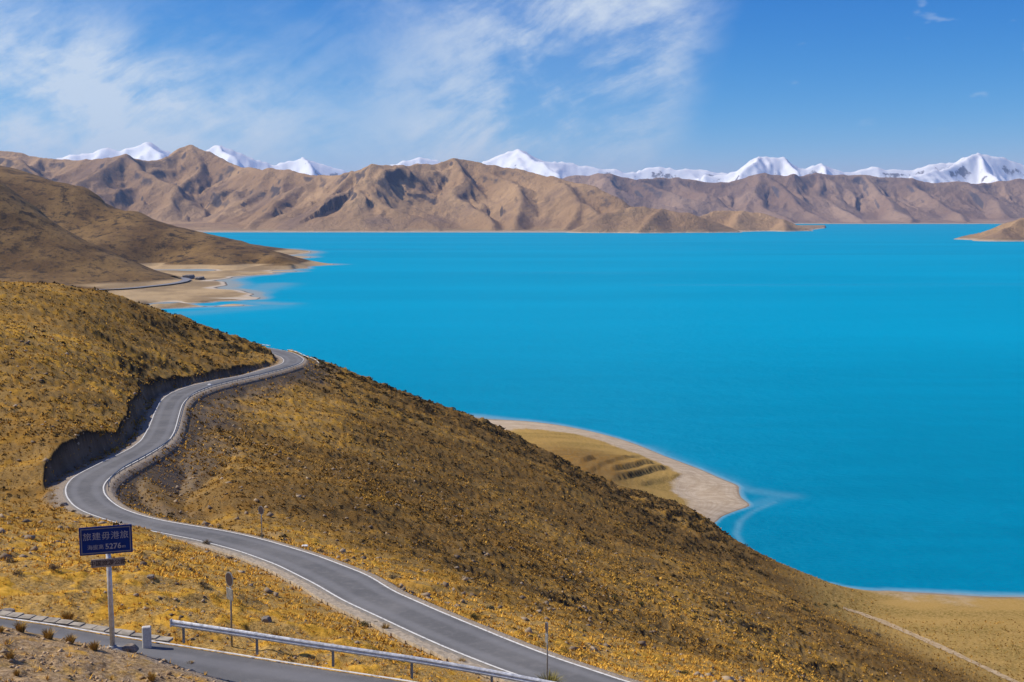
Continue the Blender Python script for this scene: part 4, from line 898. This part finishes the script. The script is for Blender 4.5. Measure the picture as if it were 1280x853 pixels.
# ------------------------------------------------------------------ kerb and gutter slabs
def slabs(parent_name, child, P, off, w, L, th, mat, seed, tilt=0., dz=.02, kind='structure'):
    d = np.r_[0, np.cumsum(np.hypot(*np.diff(P[:, :2], axis=0).T))]; g = empty(parent_name, tuple(P[0]), kind=kind); o3 = P[0]; rs = random.Random(seed)
    t = np.gradient(P[:, :2], axis=0); n_ = int(d[-1] / L); protos = []
    for v in range(4):
        me_o = MB().box((0, 0, 0), (L * .992, w * (1 + .10 * v - .15), th), bev=.01)
        for q in me_o.bm.verts: q.co += Vector((rs.uniform(-.02, .02), rs.uniform(-.03, .03), rs.uniform(-.012, .012)))
        protos.append(me_o)
    made = [p.build(child, mat, g) for p in protos]
    for i in range(n_):
        s_ = (i + .5) * L; q = np.array([np.interp(s_, d, P[:, k]) for k in range(3)]); tt = [np.interp(s_, d, t[:, k]) for k in range(2)]; nn = np.array([-tt[1], tt[0]]); nn /= np.linalg.norm(nn)
        if i < 4: o = made[i]
        else: o = made[rs.randrange(4)].copy(); COL.objects.link(o); o.parent = g
        q[:2] += nn * off; q = q - o3; o.location = (q[0], q[1], q[2] + dz + rs.uniform(-.015, .02)); o.rotation_euler = (tilt + rs.uniform(-.03, .03), rs.uniform(-.015, .015), math.atan2(tt[1], tt[0]) + rs.uniform(-.015, .015))
    return g
KP = resample(LFw, 400); KP = KP[[i for i in range(len(KP)) if -40 < px(KP[i])[0] < 213]]
slabs('kerb', 'kerb_slab', KP, .56, .54, .74, .12, KERB, 5, dz=-.02, tilt=.03)
GP = offset(RC, RHW + .45); GP = GP[[i for i in range(len(GP)) if i < IGUT - 4]]
slabs('gutter', 'gutter_slab', GP, .62, 1.15, 1.35, .3, GUT, 9, tilt=.16, dz=-.10)
# retaining wall under the road where the gully starts
i3 = int(np.argmin(np.abs(up - 563))); wc = MRR[i3]; tw = MRR[i3 + 3] - MRR[i3 - 3]; aw = math.atan2(tw[1], tw[0])
rw = empty('retaining_wall', (wc[0], wc[1], wc[2]), aw, label='dark concrete retaining wall under the road edge at the head of the gully', cat='retaining wall')
for r_ in range(4):
    for c_ in range(5):
        o = MB().box(((c_ - 2 + (.5 if r_ % 2 else 0)) * 1.7, .25 - .0 * r_, -.45 - r_ * .8), (1.64, .6, .75), bev=.04).build('block', CONCD, rw) if (r_, c_) == (0, 0) else None
        if o: B0 = o; B0.location = (0, 0, 0)
        else:
            o = B0.copy(); COL.objects.link(o); o.parent = rw; o.location = ((c_) * 1.7 + (.85 if r_ % 2 else 0), random.uniform(-.03, .03), -r_ * .8)

# ------------------------------------------------------------------ round signs seen nearly edge-on
def pole_sign(u, v, topv, yaw, label, disc=.40, two=True, lo=20.):
    x, y, z = hit(u, v, lo); s = (y * CA + (HC - z) * SA) / F0; H = (v - topv) * s / CA
    g = empty('traffic_sign', (x, y, z), yaw, label=label, cat='traffic sign', group='small road signs on thin poles')
    MB().cyl((0, 0, -.2), (0, 0, H - .05), .038 + .0002 * y, n=12).build('pole', STEELD, g, True)
    zc = H - disc
    dp = MB(); dp.cyl((0, -.075, zc), (0, -.045, zc), disc, n=28); d = dp.build('sign_disc', STEELD, g)
    dp = MB(); dp.cyl((0, -.083, zc), (0, -.0755, zc), disc * .86, n=28); dp.build('sign_face', DARK, d)
    for dz in (.12, -.14): MB().box((0, -.04, zc + dz), (.5 * disc, .05, .05)).build('bracket', STEELD, g)
    if two:
        z1 = zc - disc - .42; MB().box((0, -.06, z1), (disc * 1.7, .03, .66), bev=.008).build('lower_plate', STEELD, g)
    return g
pole_sign(290, 808.5, 713, math.radians(-48), 'thin pole with grey disc and plate behind the crash barrier', .42)
pole_sign(327.5, 672.5, 632, math.radians(-40), 'small grey sign on a thin pole at the far verge of the upper road', .55, False, 70)
x_, y_, z_ = hit(684, 868); pole_sign(684, 868, 775.5, math.radians(-76), 'grey sign pole with edge-on disc and plate above a green bush', .42)

# ------------------------------------------------------------------ single shrubs and tussocks
m = Mat('shrub_leaf', .8, .2); t_ = m.attr('tint'); m.color(m.mix(t_, (.045, .05, .018), (.17, .14, .045))); LEAF_G = m.m
m = Mat('feathery_leaf', .8, .1); t_ = m.attr('tint'); m.color(m.mix(t_, (.12, .11, .03), (.36, .30, .09))); LEAF_F = m.m
m = Mat('grey_shrub_leaf', .85, .15); t_ = m.attr('tint'); m.color(m.mix(t_, (.10, .075, .045), (.26, .20, .12))); LEAF_S = m.m
m = Mat('straw', .8, .2); t_ = m.attr('tint'); m.color(m.mix(t_, (.22, .13, .035), (.55, .36, .10))); STRAW = m.m
TWIG = flat_mat('twig_bark', (.12, .085, .055), .9, .1, 0, .2, 9.)
def blades_mesh(name, n, mat, seed, spread=1., up=1., w=.035):
    g = np.random.default_rng(seed); a = g.random(n) * 6.283; r0 = .28 * np.sqrt(g.random(n)); lean = spread * (.1 + .75 * g.random(n)); L = .55 + .5 * g.random(n)
    b = np.stack([np.cos(a) * r0, np.sin(a) * r0, g.random(n) * 0 - .05], 1); mid = b + np.stack([np.cos(a) * lean * .35, np.sin(a) * lean * .35, up * L * .55], 1); t = b + np.stack([np.cos(a) * lean * .95, np.sin(a) * lean * .95, up * L * (1 - .35 * lean)], 1)
    pa = a + 1.57 + g.uniform(-.8, .8, n); wv = np.stack([np.cos(pa), np.sin(pa), 0 * pa], 1) * w * (.6 + .8 * g.random(n))[:, None]
    V = np.stack([b - wv, b + wv, mid + wv * .8, mid - wv * .8, t], 1).reshape(-1, 3); k = np.arange(n)[:, None] * 5
    F_ = np.concatenate([k + [0, 1, 2], k + [0, 2, 3], k + [3, 2, 4]], 0); me = np_mesh(name, V, F_, [mat], attrs={'tint': ('F', np.repeat(g.random(n), 5))}); d = me.data; bpy.data.objects.remove(me); return d
def leafball_mesh(name, n, mat, seed, flat=.8):
    g = np.random.default_rng(seed); cl = g.standard_normal((11, 3)); cl /= np.linalg.norm(cl, axis=1)[:, None]; cl[:, 2] = np.abs(cl[:, 2]) * .8; cl *= .52
    c = cl[g.integers(0, 11, n)] + g.standard_normal((n, 3)) * .19; c[:, 2] = np.abs(c[:, 2]) * flat + .06
    u = g.standard_normal((n, 3)); u /= np.linalg.norm(u, axis=1)[:, None]; v = np.cross(u, g.standard_normal((n, 3))); v /= np.linalg.norm(v, axis=1)[:, None]; s = .07 * (.6 + .8 * g.random(n))[:, None]
    V = np.stack([c - u * s, c + v * s * .5, c + u * s * 1.3, c - v * s * .5], 1).reshape(-1, 3); F_ = np.arange(n * 4).reshape(-1, 4)
    me = np_mesh(name, V, F_, [mat], attrs={'tint': ('F', np.repeat(g.random(n), 4))}); d = me.data; bpy.data.objects.remove(me); return d
STR = [blades_mesh('tussock', 150, STRAW, 31 + i) for i in range(3)]
GRN = [leafball_mesh('foliage', 420, LEAF_G, 41 + i) for i in range(3)]; FEA = [blades_mesh('foliage', 260, LEAF_F, 61, 1.0, 1., .02)]; GRY = [leafball_mesh('foliage', 380, LEAF_S, 51 + i) for i in range(3)]
def twigs_mesh(seed):
    b = MB(); g = random.Random(seed)
    for i in range(9):
        a = g.uniform(0, 6.28); r = g.uniform(.2, .5); b.cyl((0, 0, -.1), (math.cos(a) * r, math.sin(a) * r, g.uniform(.35, .7)), .025, .008, 5)
    o = b.build('stem', TWIG); d = o.data; bpy.data.objects.remove(o); return d
TWG = [twigs_mesh(i) for i in range(2)]
def plant(kind, u, v, wpx, label, hk=1., i=[0], group=None):
    x, y, z = hit(u, v); s = (y * CA + (HC - z) * SA) / F0; R = wpx * s / 2; i[0] += 1; rz = i[0] * 1.7
    if kind == 'straw':
        o = bpy.data.objects.new('grass_tussock', STR[i[0] % 3]); COL.objects.link(o); o.location = (x, y, z); o.rotation_euler = (0, 0, rz); o.scale = (R * 1.05, R * 1.05, R * 1.25 * hk)
        return tag(o, label, 'grass tussock', group or 'straw coloured grass tussocks')
    g = empty('shrub', (x, y, z), rz, label=label, cat='shrub', group=group or 'low round shrubs on the slopes'); g.scale = (R * 1.1, R * 1.1, R * 1.25 * hk)
    o = bpy.data.objects.new('foliage', FEA[0] if kind == 'feather' else (GRN if kind == 'green' else GRY)[i[0] % 3]); COL.objects.link(o); o.parent = g
    o = bpy.data.objects.new('stem', TWG[i[0] % 2]); COL.objects.link(o); o.parent = g
    return g
for a in [
 ('straw', 26, 790, 27, 'big straw tussock at the road edge, second from the left frame edge'), ('straw', 1, 790, 16, 'straw tussock cut by the left frame edge beside the lower road'),
 ('straw', 61, 799, 27, 'wide straw tussock on the bank top left of the blue sign'), ('straw', 88, 805, 24, 'brownish straw tussock touching the wide one left of the sign'),
 ('straw', 118, 813, 24, 'pale straw tussock just left of the sign footing'), ('straw', 13, 824, 20, 'yellow tussock low on the sandy bank near the left edge'),
 ('straw', 21, 845, 16, 'small yellow tussock at the bottom left corner of the bank'), ('straw', 190, 851, 20, 'dark based tussock at the bottom edge below the marker post'),
 ('straw', 85, 777, 26, 'olive yellow tussock behind the kerb slabs of the lower road'), ('straw', 238, 833, 14, 'thin pale tussock where the bank meets the lower road'),
 ('straw', 346, 800, 26, 'low yellow tussock behind the middle of the crash barrier'), ('straw', 577, 832, 18, 'straw tussock on the gutter just above the crash barrier'),
 ('grey', 67, 713, 20, 'grey round shrub left of the sign panel with a dark shadow'), ('grey', 13, 703, 16, 'olive grey shrub near the left edge above the lower road'),
 ('grey', 23, 719, 18, 'grey brown shrub just below the olive one near the left edge'), ('grey', 254, 733, 16, 'small grey shrub on the slope left of the thin disc pole'),
 ('grey', 259, 681, 15, 'bristly shrub on the crest at the near edge of the upper road'), ('grey', 220, 690, 16, 'low brown shrub on the slope right of the sign panel'),
 ('green', 457, 783, 19, 'dark green round shrub at the near gutter of the upper road'), ('green', 469, 780, 8, 'tiny green shrub hugging the dark round one by the gutter'),
 ('straw', 482, 789, 19, 'yellow green tussock right of the dark shrub by the gutter'), ('feather', 686, 864, 46, 'large loose green bush around the foot of the right hand sign pole'),
 ('green', 593, 774, 18, 'green shrub on the gravel at the far verge of the upper road'), ('green', 613, 762, 14, 'smaller green shrub up slope from the verge shrub'),
 ('green', 327, 671, 9, 'dark green shrub at the foot of the small grey sign'), ('green', 275, 661, 9, 'green shrub on the far verge left of the small grey sign'),
 ('grey', 400, 690, 12, 'brown shrub on the golden verge past the small grey sign'), ('grey', 490, 724, 14, 'brown shrub above the middle of the upper road'),
 ('green', 710, 787, 13, 'green shrub with a long shadow right of the tall sign pole'), ('green', 730, 790, 9, 'little shrub just right of the one with the long shadow'),
 ('grey', 675, 762, 12, 'olive shrub up slope from the tall sign pole'), ('green', 767, 749, 12, 'dark round shrub in the middle of the golden slope'),
 ('green', 801, 756, 10, 'dark round shrub next right on the golden slope'), ('grey', 703, 719, 12, 'dark shrub at the upper rim of the golden slope'),
 ('grey', 734, 727, 10, 'small shrub on the rim right of the dark one'), ('grey', 785, 736, 8, 'faint small shrub above the pair of round shrubs'),
 ('green', 856, 843, 14, 'green shrub low on the golden slope near the bottom edge'), ('grey', 875, 800, 9, 'brown shrub halfway down the right hand slope'),
 ('grey', 937, 820, 10, 'brown shrub low on the right hand slope'), ('green', 1004, 762, 9, 'leftmost of the row of dark shrubs near the lake plain'),
 ('green', 1019, 757, 7, 'second shrub of the dark row near the lake plain'), ('green', 1032, 757, 7, 'third shrub of the dark row near the lake plain'),
 ('green', 1044, 759, 9, 'last shrub of the dark row at the head of the pale track'), ('grey', 1068, 786, 9, 'dark shrub below the head of the pale track'),
 ('grey', 1086, 790, 9, 'middle dark shrub of three below the pale track'), ('grey', 1097, 795, 11, 'right hand dark shrub of three below the pale track'),
 ('green', 402, 456, 9, 'dark shrub at the end of the far bend guardrail'), ('grey', 500, 514, 11, 'dark shrub near the skyline of the falling ridge'),
]: plant(*a)
# ------------------------------------------------------------------ boulders
def boulder(u, v, w, h, label, mat=None, seed=1):
    x, y, z = hit(u, v); s = (y * CA + (HC - z) * SA) / F0; R = w * s / 2; b = MB(); b.bm.free(); b.bm = rock_bm(seed, R * 1.2, R, h * s * .75); o = b.build('boulder', mat or STONEB); o.location = (x, y, z + .1 * R); return tag(o, label, 'boulder', 'boulders on the slopes')
m = Mat('boulder_rock', .9, .2); m.color(m.mix(m.rng(m.noise(2.5, 5, .7), .35, .65), (.14, .12, .10), (.30, .26, .215))); m.bump(m.noise(6, 5, .7), .6, .1); STONEB = m.m
for q in [(333, 777, 13, 9, 'rounded grey boulder on the slope above the crash barrier', None, 3), (188, 722, 9, 5, 'flat grey rock on the yellow slope right of the sign', None, 5),           (10, 766, 16, 7, 'pale flat rock behind the kerb at the left edge', None, 7), (80, 632, 10, 6, 'pale rock on the outer shoulder of the hairpin', None, 8), (262, 482, 5, 3, 'small white rock lying in the shaded road cutting', REFL, 9), (381, 684, 8, 4, 'bluish white rock on the golden verge of the upper road', REFL, 10), (197, 806, 5, 3, 'small stone at the edge of the lower road by the post', None, 11)]: boulder(*q)
# ------------------------------------------------------------------ dirt track on the lake plain
TP = [(1054,760.5),(1075,766.5),(1100,776),(1125,787),(1150,798),(1175,809),(1205,823),(1235,837),(1262,850),(1290,864)]
tp = np.array([hit(u, v) for u, v in TP]); tp = smooth(resample(tp, 160), 3); wv = 1.1 + .5 * np.sin(np.linspace(0, 9, 160)) ** 2 + .5 * np.interp(np.arange(160), [0, 60, 159], [1, 1.6, .2])
A = on_ground(offset(tp, wv), 1, .12); B = on_ground(offset(tp, -wv), 1, .12); n_ = 6; V = np.stack([A + (B - A) * k / n_ for k in range(n_ + 1)], 1); e = V.reshape(-1, 3); e[:, 2] = gz(e[:, 0], e[:, 1]) + .14
m = Mat('track_dirt', .95, .1); m.color(m.mix(m.rng(m.noise(.6, 5, .7), .35, .65), (.36, .25, .13), (.52, .39, .23))); np_mesh('dirt_track', e, grid_faces(160, n_ + 1), [m.m], smooth=True)['kind'] = 'structure'
# ------------------------------------------------------------------ far road round the dark hill
def mhit(u, v, lo=1400., hi=5000.):
    t = np.exp(np.linspace(math.log(lo), math.log(hi), 900)); r = ray(u, v); P = r[None] / r[1] * t[:, None]; g = mz(P[:, 0], P[:, 1]); b = (HC + P[:, 2]) < g; k = int(np.argmax(b)); return (P[k, 0], P[k, 1], float(g[k]))
fr = np.array([mhit(u, v) for u, v in [(60,367),(100,365),(140,362.5),(180,359.5),(205,357),(222,354.5),(231,352.5),(234,350.5),(230,348.5),(222,347),(214,346)]]); fr = smooth(resample(fr, 120), 6); fr[:, 2] = smooth(mz(fr[:, 0], fr[:, 1]), 20)
A = offset(fr, 9.); B = offset(fr, -9.); V, Fc = strip(A, B, 4, 1.6); np_mesh('road', V, Fc, [flat_mat('far_asphalt', (.22, .22, .235), .8, .3, 0, .05, .05)], smooth=True)['kind'] = 'structure'
for (u, v, w, h, sd, lb) in [(236, 345.5, 15, 6, 3, 'grey rock outcrop beside the far lakeshore road'), (249, 347, 12, 4.5, 6, 'low dark rock right of the outcrop by the far road')]:
    x, y, z = mhit(u, v + 2); s = y / F0; b = MB(); b.bm.free(); b.bm = rock_bm(sd, w * s / 2, 30, h * s * .8, 3, .35); o = b.build('rock_outcrop', STONEB); o.location = (x, y, z); tag(o, lb, 'rock outcrop')

# ================================================================== AIR
hz = bpy.data.materials.new('haze'); hz.use_nodes = True; hn = hz.node_tree; hn.nodes.remove(hn.nodes['Principled BSDF'])
pv = hn.nodes.new('ShaderNodeVolumePrincipled'); pv.inputs['Color'].default_value = (.38, .60, 1, 1); pv.inputs['Density'].default_value = HAZE = 1.45e-5; pv.inputs['Anisotropy'].default_value = .2
hn.links.new(pv.outputs[0], hn.nodes['Material Output'].inputs['Volume'])
b = MB(); b.box((0, 0, 1125), (170000, 170000, 2350)); o = b.build('haze', hz); o['kind'] = 'stuff'; o['label'] = 'thin blue air between the viewer and the far mountains'
o.display_type = 'WIRE'
